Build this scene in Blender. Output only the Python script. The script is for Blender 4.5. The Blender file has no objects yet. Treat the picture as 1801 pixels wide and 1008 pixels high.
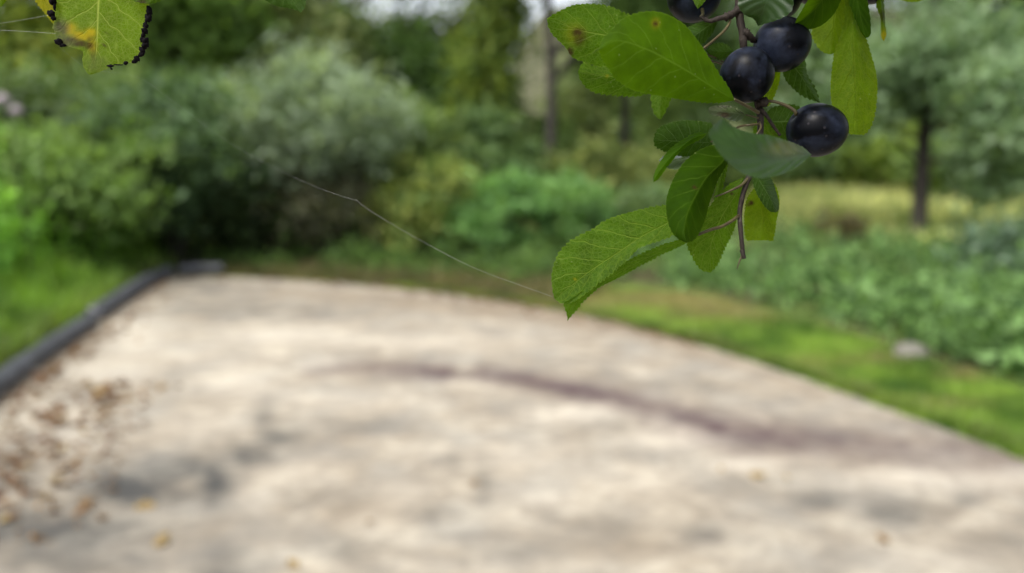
import bpy, math, random
import numpy as np
from mathutils import Vector

# ------------------------------------------------------------------ camera, sky, sun, exposure
sc = bpy.context.scene
W0, H0, F = 1801.0, 1008.0, 1310.0
CAM = np.array([0.0, 0.0, 1.5])
PITCH = math.radians(8.85)
FWD = np.array([0, math.cos(PITCH), -math.sin(PITCH)])
UP = np.array([0, math.sin(PITCH), math.cos(PITCH)])
RT = np.array([1.0, 0, 0])
cam_d = bpy.data.cameras.new("camera")
cam = bpy.data.objects.new("camera", cam_d)
sc.collection.objects.link(cam)
cam.location = CAM
cam.rotation_euler = (math.radians(90) - PITCH, 0, 0)
cam_d.sensor_width = 36
cam_d.lens = 36 * F / W0
cam_d.clip_start = 0.01
cam_d.clip_end = 2000
cam_d.dof.use_dof = True
cam_d.dof.focus_distance = 0.185
cam_d.dof.aperture_fstop = 7.5
sc.camera = cam

SUN_EL, SUN_AZ = math.radians(55), math.radians(-140)   # azimuth from +Y towards +X
world = bpy.data.worlds.new("World")
sc.world = world
world.use_nodes = True
wn = world.node_tree
bg = wn.nodes["Background"]
sky = wn.nodes.new("ShaderNodeTexSky")
sky.sky_type = 'NISHITA'
sky.sun_disc = False
sky.sun_elevation = SUN_EL
sky.sun_rotation = SUN_AZ
sky.air_density = 1.0
sky.dust_density = 4.0
sky.ozone_density = 1.0
hs = wn.nodes.new("ShaderNodeHueSaturation")
hs.inputs["Saturation"].default_value = 0.30        # thin overcast
wn.links.new(sky.outputs[0], hs.inputs["Color"])
wn.links.new(hs.outputs[0], bg.inputs[0])
bg.inputs[1].default_value = 0.15
sun_d = bpy.data.lights.new("sun", 'SUN')
sun_d.energy = 1.4
sun_d.angle = math.radians(20)
sun_d.color = (1.0, 0.95, 0.86)
sun = bpy.data.objects.new("sun", sun_d)
sc.collection.objects.link(sun)
sd = Vector((math.sin(SUN_AZ) * math.cos(SUN_EL), math.cos(SUN_AZ) * math.cos(SUN_EL), math.sin(SUN_EL)))
sun.rotation_euler = sd.to_track_quat('Z', 'Y').to_euler()
sc.view_settings.view_transform = 'Standard'
sc.view_settings.look = 'None'
sc.view_settings.gamma = 1
sc.view_settings.exposure = 1.1
sc.cycles.max_bounces = 8
sc.cycles.transmission_bounces = 4
sc.cycles.use_denoising = True

# ------------------------------------------------------------------ helpers
rng = np.random.default_rng(7)
random.seed(7)

def P(px, py, d):
    "point seen at photo pixel (px,py) at distance d along the viewing axis"
    px = np.asarray(px, float); py = np.asarray(py, float); d = np.asarray(d, float)
    return (CAM + d[..., None] * (FWD + ((px - W0 / 2) / F)[..., None] * RT - ((py - H0 / 2) / F)[..., None] * UP))

def proj(p):
    q = p - CAM
    z = q @ FWD
    return W0 / 2 + F * (q @ RT) / z, H0 / 2 - F * (q @ UP) / z

def G(px, py, z=0.0):
    "ground point under a pixel"
    r = P(px, py, np.ones_like(np.asarray(px, float))) - CAM
    k = (z - CAM[2]) / r[..., 2]
    return CAM + r * k[..., None]

def AT(px, py, Y):
    r = P(px, py, 1.0) - CAM
    return CAM + r * (Y / r[1])

def mesh_obj(name, verts, faces, mat=None, parent=None, smooth=False, attrs=None, uv=None, world=True):
    me = bpy.data.meshes.new(name)
    verts = np.asarray(verts, np.float32)
    if parent is not None and world:
        verts = verts - np.array(parent_world(parent), np.float32)
    nv = len(verts)
    me.vertices.add(nv)
    me.vertices.foreach_set("co", verts.ravel())
    if isinstance(faces, np.ndarray):
        k = faces.shape[1]
        me.loops.add(faces.size)
        me.loops.foreach_set("vertex_index", faces.ravel().astype(np.int32))
        me.polygons.add(len(faces))
        me.polygons.foreach_set("loop_start", np.arange(0, faces.size, k, dtype=np.int32))
        me.polygons.foreach_set("loop_total", np.full(len(faces), k, np.int32))
    else:
        flat = [i for f in faces for i in f]
        me.loops.add(len(flat))
        me.loops.foreach_set("vertex_index", np.array(flat, np.int32))
        tot = np.array([len(f) for f in faces], np.int32)
        me.polygons.add(len(faces))
        me.polygons.foreach_set("loop_start", (np.cumsum(tot) - tot).astype(np.int32))
        me.polygons.foreach_set("loop_total", tot)
    me.update(calc_edges=True)
    if smooth:
        me.polygons.foreach_set("use_smooth", np.ones(len(me.polygons), bool))
    if attrs:
        for k, a in attrs.items():
            a = np.asarray(a, np.float32)
            if a.ndim == 1:
                at = me.attributes.new(k, 'FLOAT', 'POINT'); at.data.foreach_set("value", a)
            else:
                at = me.attributes.new(k, 'FLOAT_COLOR', 'POINT')
                at.data.foreach_set("color", np.concatenate([a, np.ones((nv, 1), np.float32)], 1).ravel())
    if uv is not None:
        l = me.uv_layers.new(name="UVMap")
        idx = np.zeros(len(me.loops), np.int32); me.loops.foreach_get("vertex_index", idx)
        l.data.foreach_set("uv", np.asarray(uv, np.float32)[idx].ravel())
    if mat: me.materials.append(mat)
    o = bpy.data.objects.new(name, me)
    sc.collection.objects.link(o)
    if parent is not None: o.parent = parent
    return o

def parent_world(p):
    v = Vector((0, 0, 0))
    while p is not None:
        v = v + p.location; p = p.parent
    return v

def empty(name, loc, label=None, cat=None, group=None):
    o = bpy.data.objects.new(name, None)
    o.location = tuple(float(v) for v in loc)
    o.empty_display_size = 0.1
    sc.collection.objects.link(o)
    return tag(o, label, cat, group)

def tag(o, label=None, cat=None, group=None, kind=None):
    if label: o["label"] = label
    if cat: o["category"] = cat
    if group: o["group"] = group
    if kind: o["kind"] = kind
    return o

def spline(pts, n, closed=False):
    "Catmull-Rom through pts, resampled to n stations of equal arc length"
    p = np.asarray(pts, float)
    if len(p) == 2:
        fine = p[0] + np.linspace(0, 1, 60)[:, None] * (p[1] - p[0])
    else:
        q = np.vstack([2 * p[0] - p[1], p, 2 * p[-1] - p[-2]])
        out = []
        for i in range(len(p) - 1):
            a, b, c, d = q[i:i + 4]
            t = np.linspace(0, 1, 16, endpoint=False)[:, None]
            out.append(0.5 * (2 * b + (c - a) * t + (2 * a - 5 * b + 4 * c - d) * t ** 2 + (3 * b - a - 3 * c + d) * t ** 3))
        fine = np.vstack(out + [p[-1:]])
    s = np.r_[0, np.cumsum(np.linalg.norm(np.diff(fine, axis=0), axis=1))]
    u = np.linspace(0, s[-1], n)
    return np.stack([np.interp(u, s, fine[:, k]) for k in range(fine.shape[1])], 1)

def tube_geo(pts, radii, seg=8, wob=0.0, seed=0):
    r = np.random.default_rng(seed)
    pts = np.asarray(pts, float); n = len(pts)
    radii = np.broadcast_to(np.asarray(radii, float), (n,))
    tan = np.gradient(pts, axis=0)
    tan /= np.linalg.norm(tan, axis=1)[:, None] + 1e-12
    ref = np.array([0.0, 0, 1]) if abs(tan[0][2]) < 0.9 else np.array([1.0, 0, 0])
    u = np.cross(tan[0], ref); u /= np.linalg.norm(u)
    V, Fc = [], []
    for i in range(n):
        u = u - tan[i] * (u @ tan[i]); u /= np.linalg.norm(u)
        w = np.cross(tan[i], u)
        a = np.arange(seg) * 2 * math.pi / seg
        rr = radii[i] * (1 + wob * (r.random(seg) - 0.5))
        V.append(pts[i] + rr[:, None] * (np.cos(a)[:, None] * u + np.sin(a)[:, None] * w))
        if i:
            b = (i - 1) * seg
            for k in range(seg):
                Fc.append((b + k, b + (k + 1) % seg, b + seg + (k + 1) % seg, b + seg + k))
    Fc.append(tuple(range(seg))[::-1]); Fc.append(tuple((n - 1) * seg + k for k in range(seg)))
    return np.vstack(V), Fc

def merge(parts):
    V, Fc, o = [], [], 0
    for v, f in parts:
        V.append(v); Fc += [tuple(i + o for i in q) for q in f]; o += len(v)
    return np.vstack(V), Fc

# ------------------------------------------------------------------ material helper
class NT:
    def __init__(s, name):
        s.m = bpy.data.materials.new(name); s.m.use_nodes = True
        s.t = s.m.node_tree; s.t.nodes.clear()
        s.out = s.t.nodes.new("ShaderNodeOutputMaterial")
    def n(s, typ, **k):
        nd = s.t.nodes.new("ShaderNode" + typ)
        for a, v in k.items():
            if a.startswith("i_"):
                nm = a[2:].replace("_", " ")
                s.set(nd.inputs[int(nm)] if nm.isdigit() else nd.inputs[nm], v)
            else: setattr(nd, a, v)
        return nd
    def set(s, inp, v):
        if hasattr(v, "links") or isinstance(v, bpy.types.NodeSocket): s.t.links.new(v, inp)
        elif isinstance(v, bpy.types.Node): s.t.links.new(v.outputs[0], inp)
        elif isinstance(v, (tuple, list)) and len(v) == 3 and inp.type == 'RGBA': inp.default_value = (*v, 1)
        else: inp.default_value = v
    def math(s, op, a, b=0.0, c=0.0, clamp=False):
        nd = s.t.nodes.new("ShaderNodeMath"); nd.operation = op; nd.use_clamp = clamp
        s.set(nd.inputs[0], a); s.set(nd.inputs[1], b); s.set(nd.inputs[2], c)
        return nd.outputs[0]
    def mix(s, f, a, b, blend='MIX'):
        nd = s.t.nodes.new("ShaderNodeMix"); nd.data_type = 'RGBA'; nd.blend_type = blend
        s.set(nd.inputs[0], f); s.set(nd.inputs[6], a); s.set(nd.inputs[7], b)
        return nd.outputs[2]
    def ramp(s, f, *st):
        nd = s.t.nodes.new("ShaderNodeValToRGB"); s.set(nd.inputs[0], f)
        e = nd.color_ramp.elements
        for i, (p, c) in enumerate(st):
            el = e[i] if i < 2 else e.new(p)
            el.position = p; el.color = (*c, 1) if isinstance(c, (tuple, list)) else (c, c, c, 1)
        return nd.outputs[0]
    def noise(s, vec, scale, detail=3, rough=0.5, dist=0.0):
        nd = s.t.nodes.new("ShaderNodeTexNoise")
        if vec is not None: s.set(nd.inputs["Vector"], vec)
        nd.inputs["Scale"].default_value = scale; nd.inputs["Detail"].default_value = detail
        nd.inputs["Roughness"].default_value = rough; nd.inputs["Distortion"].default_value = dist
        return nd.outputs[0]
    def obj(s): return s.t.nodes.new("ShaderNodeTexCoord").outputs["Object"]
    def attr(s, nm, out="Fac"):
        nd = s.t.nodes.new("ShaderNodeAttribute"); nd.attribute_name = nm
        return nd.outputs[out]
    def bump(s, h, strength=0.3, dist=0.01):
        nd = s.t.nodes.new("ShaderNodeBump"); s.set(nd.inputs["Height"], h)
        nd.inputs["Strength"].default_value = strength; nd.inputs["Distance"].default_value = dist
        return nd.outputs[0]
    def pbsdf(s, col, rough=0.7, normal=None, spec=0.5, **k):
        nd = s.t.nodes.new("ShaderNodeBsdfPrincipled")
        s.set(nd.inputs["Base Color"], col); s.set(nd.inputs["Roughness"], rough)
        s.set(nd.inputs["Specular IOR Level"], spec)
        if normal is not None: s.set(nd.inputs["Normal"], normal)
        for a, v in k.items(): s.set(nd.inputs[a.replace("_", " ")], v)
        return nd.outputs[0]
    def done(s, sh):
        s.t.links.new(sh, s.out.inputs[0]); return s.m

# foliage: colour comes with the leaves (attribute "tint"), each leaf its own green
def foliage_mat(name, trans=0.38, rough=0.62, spec=0.25):
    m = NT(name)
    c = m.attr("tint", "Color")
    a = m.pbsdf(c, rough, spec=spec)
    tr = m.n("BsdfTranslucent", i_Color=m.mix(1.0, c, (1.7, 1.75, 0.7), 'MULTIPLY'))
    mx = m.n("MixShader", i_0=trans, i_1=a, i_2=tr)
    return m.done(mx.outputs[0])
M_FOL = foliage_mat("shrub_foliage")
M_FOLG = foliage_mat("glossy_foliage", 0.33, 0.5, 0.4)
M_GRASS = foliage_mat("grass_blades", 0.4, 0.55, 0.3)

def bark_mat(name, c1, c2, scale=14):
    m = NT(name); o = m.obj()
    mp = m.n("Mapping", i_Vector=o); mp.inputs["Scale"].default_value = (1, 1, 0.25)
    nz = m.noise(mp.outputs[0], scale, 5, 0.65)
    return m.done(m.pbsdf(m.ramp(nz, (0.35, c1), (0.7, c2)), 0.9, m.bump(nz, 0.8, 0.02), 0.2))
M_BARK = bark_mat("dark_bark", (0.018, 0.016, 0.015), (0.075, 0.066, 0.058))
M_BARKP = bark_mat("grey_bark", (0.05, 0.045, 0.04), (0.14, 0.125, 0.11))

# ------------------------------------------------------------------ terrain
def sm(a, b, x):
    t = np.clip((x - a) / (b - a), 0, 1); return t * t * (3 - 2 * t)

pipe_px = [(-260, 905), (0, 690), (160, 572), (292, 484)]
pipe_w = G(np.array([p[0] for p in pipe_px]), np.array([p[1] for p in pipe_px]))
def pipe_x(Y): return np.interp(Y, pipe_w[:, 1], pipe_w[:, 0])

def terrain(X, Y):
    z = np.full_like(X, -0.03)
    dl = np.clip(pipe_x(Y) - 0.15 - X, 0, 40)
    z = z + 0.36 * np.clip(dl, 0, 2.5) * sm(0, 0.5, dl) * (1 - sm(13, 20, Y))
    rise = np.clip(Y - 15, 0, 60)
    z = z + 0.055 * rise
    far = np.clip(Y - 60, 0, 120)
    z = z + far * (0.10 + 0.20 * sm(-12, 6, X - 0.02 * Y)) * sm(0, 30, far)
    z = z + 0.05 * np.sin(X * 0.9 + 1.3) * np.sin(Y * 0.7) * sm(4.5, 9, np.abs(X) + 0.3 * Y)
    return z

gx = np.r_[-400, -200, -110, -70, -45, -30, np.arange(-22, 22.01, 0.4), 30, 45, 70, 110, 200, 400]
gy = np.r_[-60, -30, -15, np.arange(-6, 22.01, 0.4), np.arange(23, 60, 2.0), np.arange(62, 190, 6.0), 260, 400, 700]
XX, YY = np.meshgrid(gx, gy)
ZZ = terrain(XX, YY)
nX, nY = len(gx), len(gy)
idx = np.arange(nX * nY).reshape(nY, nX)
fc = np.stack([idx[:-1, :-1], idx[:-1, 1:], idx[1:, 1:], idx[1:, :-1]], -1).reshape(-1, 4)
m = NT("soil_and_turf")
o = m.obj()
n1 = m.noise(o, 0.9, 5, 0.6); n2 = m.noise(o, 9.0, 5, 0.7); n3 = m.noise(o, 60, 3, 0.6)
soil = m.ramp(n2, (0.3, (0.03, 0.024, 0.014)), (0.7, (0.10, 0.078, 0.048)))
turf = m.ramp(n2, (0.3, (0.04, 0.075, 0.015)), (0.75, (0.12, 0.17, 0.04)))
near = m.mix(m.ramp(n1, (0.42, 0.0), (0.6, 1.0)), soil, turf)
sep = m.n("SeparateXYZ", i_0=o)
field = m.ramp(m.noise(o, 0.25, 4, 0.6), (0.35, (0.13, 0.15, 0.045)), (0.65, (0.26, 0.25, 0.11)))
fy = m.math('MULTIPLY_ADD', sep.outputs[1], 1 / 6.0, -14.5 / 6.0, clamp=True)
hillc = m.ramp(m.noise(o, 0.05, 4, 0.6), (0.35, (0.065, 0.07, 0.036)), (0.65, (0.11, 0.108, 0.066)))
hy = m.math('MULTIPLY_ADD', sep.outputs[1], 1 / 20.0, -60 / 20.0, clamp=True)
colr = m.mix(hy, m.mix(fy, near, field), hillc)
mt_ground = m.done(m.pbsdf(colr, 0.95, m.bump(n3, 0.5, 0.02), 0.1))
tag(mesh_obj("ground", np.stack([XX.ravel(), YY.ravel(), ZZ.ravel()], 1), fc, mt_ground, smooth=True), kind="structure")

# ------------------------------------------------------------------ pavement (concrete pad with a rounded far edge)
edge_px = [(300, 487), (400, 487), (500, 492), (600, 499), (700, 507), (800, 518), (900, 532), (1000, 549), (1100, 570), (1200, 597),
           (1300, 627), (1400, 660), (1500, 695), (1600, 731), (1700, 768), (1801, 806), (1950, 866)]
ew = G(np.array([p[0] for p in edge_px]), np.array([p[1] for p in edge_px]))
order = np.argsort(ew[:, 1])
eY = np.r_[-5, 0.5, ew[order, 1]]; eX = np.r_[4.3, 3.75, ew[order, 0]]
top_Y = ew[:, 1].max()
def right_x(Y): return np.interp(Y, eY, eX)
rows = np.r_[np.linspace(-5, 2, 20), np.arange(2.05, top_Y, 0.05), top_Y]
ncol = 240
rel = np.linspace(0, 1, ncol)
PX = np.array([pipe_x(y) + (right_x(y) - pipe_x(y)) * rel for y in rows])
PY = np.repeat(rows[:, None], ncol, 1)
pv = np.stack([PX.ravel(), PY.ravel(), np.zeros(PX.size)], 1)
R = len(rows)
pid = np.arange(R * ncol).reshape(R, ncol)
pf = np.stack([pid[:-1, :-1], pid[:-1, 1:], pid[1:, 1:], pid[1:, :-1]], -1).reshape(-1, 4)
# old stains: masks worked out on the ground
okY = pv[:, 1] > 1.2
sx, sy = proj(pv); sx = np.where(okY, sx, -9999); sy = np.where(okY, sy, 9999)
def streak(pts, widths, amps):
    pts = np.array(pts, float); best = np.zeros(len(pv))
    for i in range(len(pts) - 1):
        a, b = pts[i], pts[i + 1]; ab = b - a
        t = np.clip(((sx - a[0]) * ab[0] + (sy - a[1]) * ab[1]) / (ab @ ab), 0, 1)
        d = np.hypot(sx - a[0] - t * ab[0], sy - a[1] - t * ab[1])
        w = widths[i] + t * (widths[i + 1] - widths[i]); am = amps[i] + t * (amps[i + 1] - amps[i])
        best = np.maximum(best, am * np.exp(-(d / w) ** 2))
    return best
purple = streak([(540, 655), (620, 645), (700, 650), (785, 655), (812, 660), (850, 657), (920, 668), (1000, 684), (1100, 703), (1180, 727), (1260, 752),
                 (1350, 768), (1450, 778), (1600, 792), (1801, 805)],
                [10, 11, 13, 15, 9, 15, 16, 18, 20, 24, 28, 29, 31, 36, 42],
                [0.35, .5, .65, .9, .35, .75, .75, .9, .75, .7, .8, .75, .6, .5, .4])
purple = np.maximum(purple, streak([(1140, 735), (1300, 790), (1500, 800)], [24, 20, 16], [.35, .4, .25]))
def blobs(lst):
    r = np.zeros(len(pv))
    for x, y, rx, ry, a in lst: r = np.maximum(r, a * np.exp(-((sx - x) / rx) ** 2 - ((sy - y) / ry) ** 2))
    return r
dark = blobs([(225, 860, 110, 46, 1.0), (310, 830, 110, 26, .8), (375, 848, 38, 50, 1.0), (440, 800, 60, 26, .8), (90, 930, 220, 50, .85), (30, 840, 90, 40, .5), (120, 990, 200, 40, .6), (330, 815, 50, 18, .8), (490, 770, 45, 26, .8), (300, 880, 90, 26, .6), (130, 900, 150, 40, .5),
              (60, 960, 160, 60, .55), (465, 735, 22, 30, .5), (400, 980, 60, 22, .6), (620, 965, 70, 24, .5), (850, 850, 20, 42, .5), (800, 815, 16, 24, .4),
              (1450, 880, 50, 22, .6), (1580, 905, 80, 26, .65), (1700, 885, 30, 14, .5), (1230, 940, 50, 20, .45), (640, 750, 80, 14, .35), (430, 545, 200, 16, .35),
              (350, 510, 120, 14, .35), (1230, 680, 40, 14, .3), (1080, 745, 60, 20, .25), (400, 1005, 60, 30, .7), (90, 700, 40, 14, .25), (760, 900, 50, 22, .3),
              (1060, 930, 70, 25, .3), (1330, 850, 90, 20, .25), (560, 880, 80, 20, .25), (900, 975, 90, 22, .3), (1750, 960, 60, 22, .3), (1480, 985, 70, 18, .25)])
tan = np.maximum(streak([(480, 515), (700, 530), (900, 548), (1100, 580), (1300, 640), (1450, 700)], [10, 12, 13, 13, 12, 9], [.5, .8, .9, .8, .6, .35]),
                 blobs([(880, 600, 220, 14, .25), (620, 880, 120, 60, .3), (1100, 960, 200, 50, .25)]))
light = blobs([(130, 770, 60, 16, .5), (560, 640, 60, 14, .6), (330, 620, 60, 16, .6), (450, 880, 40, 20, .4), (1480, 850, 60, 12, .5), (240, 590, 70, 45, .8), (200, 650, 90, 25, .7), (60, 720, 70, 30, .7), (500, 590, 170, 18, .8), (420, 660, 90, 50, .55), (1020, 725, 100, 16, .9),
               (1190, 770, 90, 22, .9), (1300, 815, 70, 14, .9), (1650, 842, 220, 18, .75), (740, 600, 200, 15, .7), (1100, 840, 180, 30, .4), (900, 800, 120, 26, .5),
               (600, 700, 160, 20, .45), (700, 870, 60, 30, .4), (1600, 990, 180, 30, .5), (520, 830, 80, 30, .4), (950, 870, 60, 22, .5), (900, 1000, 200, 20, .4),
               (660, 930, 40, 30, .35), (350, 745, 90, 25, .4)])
m = NT("weathered_concrete")
o = m.obj()
wv = m.n("Mapping", i_Vector=o); wv.inputs["Rotation"].default_value = (0, 0, 0.9); wv.inputs["Scale"].default_value = (1.0, 1.45, 1)
nA = m.noise(wv.outputs[0], 2.4, 7, 0.68, 0.6); nB = m.noise(wv.outputs[0], 6.0, 6, 0.65, 0.3); nC = m.noise(o, 45, 5, 0.7); nD = m.noise(o, 2.3, 3, 0.55)
base = m.ramp(nA, (0.34, (0.20, 0.171, 0.133)), (0.5, (0.285, 0.246, 0.190)), (0.62, (0.41, 0.366, 0.29)))
base = m.mix(m.ramp(nD, (0.42, 0.0), (0.7, 0.5)), base, (0.20, 0.202, 0.19))
base = m.mix(m.ramp(nB, (0.46, 0.0), (0.70, 0.38)), base, (0.115, 0.104, 0.09))
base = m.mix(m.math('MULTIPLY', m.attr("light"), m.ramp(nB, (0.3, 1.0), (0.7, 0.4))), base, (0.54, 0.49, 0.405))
base = m.mix(m.math('MULTIPLY', m.attr("tan"), 0.75), base, (0.19, 0.145, 0.095))
wob = m.ramp(nB, (0.3, 0.7), (0.6, 1.15))
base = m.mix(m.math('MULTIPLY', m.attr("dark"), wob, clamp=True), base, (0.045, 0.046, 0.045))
base = m.mix(m.math('MULTIPLY', m.math('MULTIPLY', m.attr("purple"), wob), 1.05, clamp=True), base, (0.062, 0.036, 0.042))
base = m.mix(m.ramp(m.noise(o, 14, 4, .6), (0.5, 0.0), (0.70, 0.38)), base, (0.12, 0.105, 0.09))
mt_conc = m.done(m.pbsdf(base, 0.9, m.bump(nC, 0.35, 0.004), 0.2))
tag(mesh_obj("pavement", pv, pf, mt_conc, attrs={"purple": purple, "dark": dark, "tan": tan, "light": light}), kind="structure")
# vertical edge of the slab
ring = np.array([[x, y, 0.0] for x, y in zip(eX, eY)] + [[pipe_x(top_Y), top_Y, 0]])
rb = ring.copy(); rb[:, 2] = -0.12; rt = ring.copy(); rt[:, 2] = -0.003
k = len(ring)
tag(mesh_obj("pavement_edge", np.vstack([rt, rb]), [(i, i + 1, k + i + 1, k + i) for i in range(k - 1)], mt_conc), kind="structure")

# ------------------------------------------------------------------ leaf clouds
def leaf_quads(c, size, r, up=0.35, asp=0.5, droop=0.0):
    "c: (n,3) centres; one folded rhombic leaf per centre"
    n = len(c)
    nrm = r.normal(size=(n, 3)); nrm[:, 2] = np.abs(nrm[:, 2]) * (0.6 + up)
    nrm /= np.linalg.norm(nrm, axis=1)[:, None]
    a = r.normal(size=(n, 3)); a[:, 2] -= droop
    a -= nrm * (a * nrm).sum(1)[:, None]; a /= np.linalg.norm(a, axis=1)[:, None] + 1e-9
    b = np.cross(nrm, a)
    L = (size * (.45 + 1.3 * r.random(n) ** 1.8))[:, None]; Wd = L * asp
    v = np.stack([c - a * L / 2, c + b * Wd / 2 - nrm * L * 0.06, c + a * L / 2, c - b * Wd / 2 - nrm * L * 0.06], 1)
    return v.reshape(-1, 3), np.arange(4 * n).reshape(n, 4)

def cloud(r, clumps, n, size, ca, cb, var=0.35, up=0.35, asp=0.5, droop=0.0, gain=1.5):
    "clumps: list of (centre, radii); leaves spread mostly through the outer shell of each clump"
    C = np.array([c for c, _ in clumps]); Rr = np.array([q for _, q in clumps])
    w = (Rr.prod(1)) ** (2 / 3); w /= w.sum()
    ci = r.choice(len(clumps), n, p=w)
    d = r.normal(size=(n, 3)); d /= np.linalg.norm(d, axis=1)[:, None]
    rad = r.uniform(0.25, 1.0, n) ** 0.6 + r.normal(0, 0.08, n)
    rad = np.where(r.random(n) < .5, rad * 2.1, rad)
    pts = C[ci] + d * rad[:, None] * Rr[ci]
    v, f = leaf_quads(pts, np.full(n, size), r, up, asp, droop)
    cl = r.random(len(clumps))
    t = np.clip(cl[ci] * 0.6 + r.random(n) * 0.9 - 0.25, 0, 1)[:, None]
    col = np.array(ca) * (1 - t) + np.array(cb) * t
    col = gain * col * (1 + var * r.uniform(-0.7, 0.9, n))[:, None]
    return v, f, np.repeat(np.clip(col, 0.004, 0.8), 4, 0)

def clump_set(r, c, rad, k, cr, lump=0.25):
    out = []
    k = int(k * 1.9); cr = cr * .72
    for _ in range(k):
        d = r.normal(size=3); d /= np.linalg.norm(d)
        q = r.uniform(0.35, 1.0) ** 0.7
        s = cr * r.uniform(0.45, 1.6)
        out.append((np.array(c) + d * q * (np.array(rad) - s * 0.5), np.array([s, s, s * 0.75]) * r.uniform(0.8, 1.2, 3)))
    return out

def ground_z(x, y): return float(terrain(np.array([x]), np.array([y]))[0])

def stems_geo(r, base, targets, r0, lean=0.3):
    parts = []
    for t in targets:
        b = np.array(base) + np.r_[r.normal(0, 0.12, 2), -0.05]
        mid = (b + t) / 2 + r.normal(0, lean * 0.3, 3) + np.array([0, 0, 0.15])
        pts = spline([b, mid, t], 9)
        parts.append(tube_geo(pts, np.linspace(r0, r0 * 0.25, 9), 6))
    return merge(parts)

def bush(name, label, cat, px, Y, wpx, top_py, ca, cb, n, size, seed, k=26, cr=0.38, depth=None, mat=None, up=0.35, asp=0.5, group=None, zlow=0.1, droop=0.0, var=0.35):
    r = np.random.default_rng(seed); size *= 1.6; n = int(n * .72)
    X = AT(px, 300, Y)[0]; gz = ground_z(X, Y)
    h = AT(px, top_py, Y)[2] - gz
    w = wpx / F * Y / 2
    c = (X, Y, gz + zlow * h + h * (1 - zlow) / 2)
    rad = (w, depth or w * 0.9, h * (1 - zlow) / 2)
    cl = clump_set(r, c, rad, k, cr)
    root = empty(name, (X, Y, gz), label, cat, group)
    v, f, t = cloud(r, cl, n, size, ca, cb, up=up, asp=asp, droop=droop, var=var)
    zz = terrain(v[:, 0], v[:, 1]) + 0.01
    v[:, 2] = np.maximum(v[:, 2], zz)
    mesh_obj("foliage", v, f, mat or M_FOL, root, attrs={"tint": t})
    tg = [cc for cc, _ in cl[:: max(1, len(cl) // 12)]]
    sv, sf = stems_geo(r, (X, Y, gz), tg, 0.022 + 0.006 * h)
    mesh_obj("stem", sv, sf, M_BARK, root, smooth=True)
    return root

def tree(name, label, px, Y, trunk_r, top_z, crown_boxes, ca, cb, n, size, seed, cr=0.9, k=24, barkm=None, lean=(0, 0), group=None, cat="tree", asp=0.5, mat=None, droop=0.0, var=0.35, up=0.35):
    "crown_boxes: list of (px, py, halfwidth px, halfheight px, Y) ellipsoids"
    r = np.random.default_rng(seed); size *= 1.3
    X = AT(px, 300, Y)[0]; gz = ground_z(X, Y)
    root = empty(name, (X, Y, gz), label, cat, group)
    base = np.array([X, Y, gz - 0.1])
    top = np.array([X + lean[0], Y + lean[1], top_z])
    tp = spline([base, base * 0.6 + top * 0.4 + r.normal(0, 0.06, 3), base * .3 + top * .7 + r.normal(0, .08, 3), top], 16)
    rad = trunk_r * np.r_[1.45, 1.15, np.linspace(1.02, 0.3, 14)]
    parts = [tube_geo(tp, rad, 12, 0.12, seed)]
    cl = []
    for (cx, cy, hw, hh, cY) in crown_boxes:
        c = AT(cx, cy, cY); s = cY / F
        cl += clump_set(r, c, (hw * s, hw * s * 0.8, hh * s), k, cr)
    for cc, _ in cl[::max(1, len(cl) // 16)]:
        zz = np.clip((cc[2] - gz) * 0.75 + gz, gz + 0.25 * (top_z - gz), top_z)
        i = int(np.argmin(np.abs(tp[:, 2] - zz)))
        a = tp[i]
        mid = (a + cc) / 2 + np.array([0, 0, 0.12 * np.linalg.norm(cc - a)])
        parts.append(tube_geo(spline([a, mid, cc], 9), np.linspace(trunk_r * 0.32, 0.012, 9), 6))
    tv, tf = merge(parts)
    mesh_obj("trunk", tv, tf, barkm or M_BARK, root, smooth=True)
    v, f, t = cloud(r, cl, n, size, ca, cb, asp=asp, droop=droop, var=var, up=up)
    mesh_obj("crown", v, f, mat or M_FOL, root, attrs={"tint": t})
    return root

# greens (albedo)
DK = (0.028, 0.055, 0.014); MD = (0.055, 0.10, 0.024); LT = (0.12, 0.19, 0.045); YL = (0.20, 0.21, 0.04); GY = (0.13, 0.165, 0.11); BL = (0.06, 0.115, 0.062)
BLL = (0.16, 0.225, 0.125)

# woodland behind the pavement
tree("ash_tree", "tall tree with yellowish green crown above the left corner shrubs", 40, 15, .16, 8, [(30, 120, 190, 120, 15), (20, -150, 240, 200, 15)],
     MD, (0.17, 0.19, 0.03), 15000, .14, 11, cr=.55)
tree("broad_tree", "tall mid green tree behind the dark bramble thicket", 300, 16.5, .18, 9, [(280, 60, 190, 130, 16.5), (260, -150, 260, 200, 16.5)],
     MD, LT, 20000, .14, 12, cr=.6)
tree("broad_tree", "tall pale olive green tree between the willow and the sky gap", 470, 19, .2, 9, [(490, 80, 170, 140, 19), (440, -120, 200, 130, 19)],
     (0.07, 0.11, 0.04), (0.19, 0.21, 0.09), 20000, .15, 13, cr=.6)
tree("dense_tree", "dark green tree whose top ends under the gap of bright sky", 740, 20, .16, 3.2, [(700, 150, 130, 95, 20), (800, 200, 110, 115, 20)],
     DK, MD, 20000, .15, 14, cr=.6)
tree("slender_tree", "thin dark tree with yellow green leaves left of the straight trunk", 865, 18, .07, 4.5, [(850, 130, 55, 90, 18), (885, 25, 42, 75, 18)],
     (0.04, 0.075, 0.022), (0.15, 0.19, 0.03), 5500, .13, 15, cr=.4)
tree("overhanging_tree", "tree with loose twigs hanging into the gap of bright sky", 560, 25, .2, 12, [(640, -80, 260, 70, 25), (850, -70, 150, 50, 25)],
     DK, MD, 9000, .16, 16, cr=.8)
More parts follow.
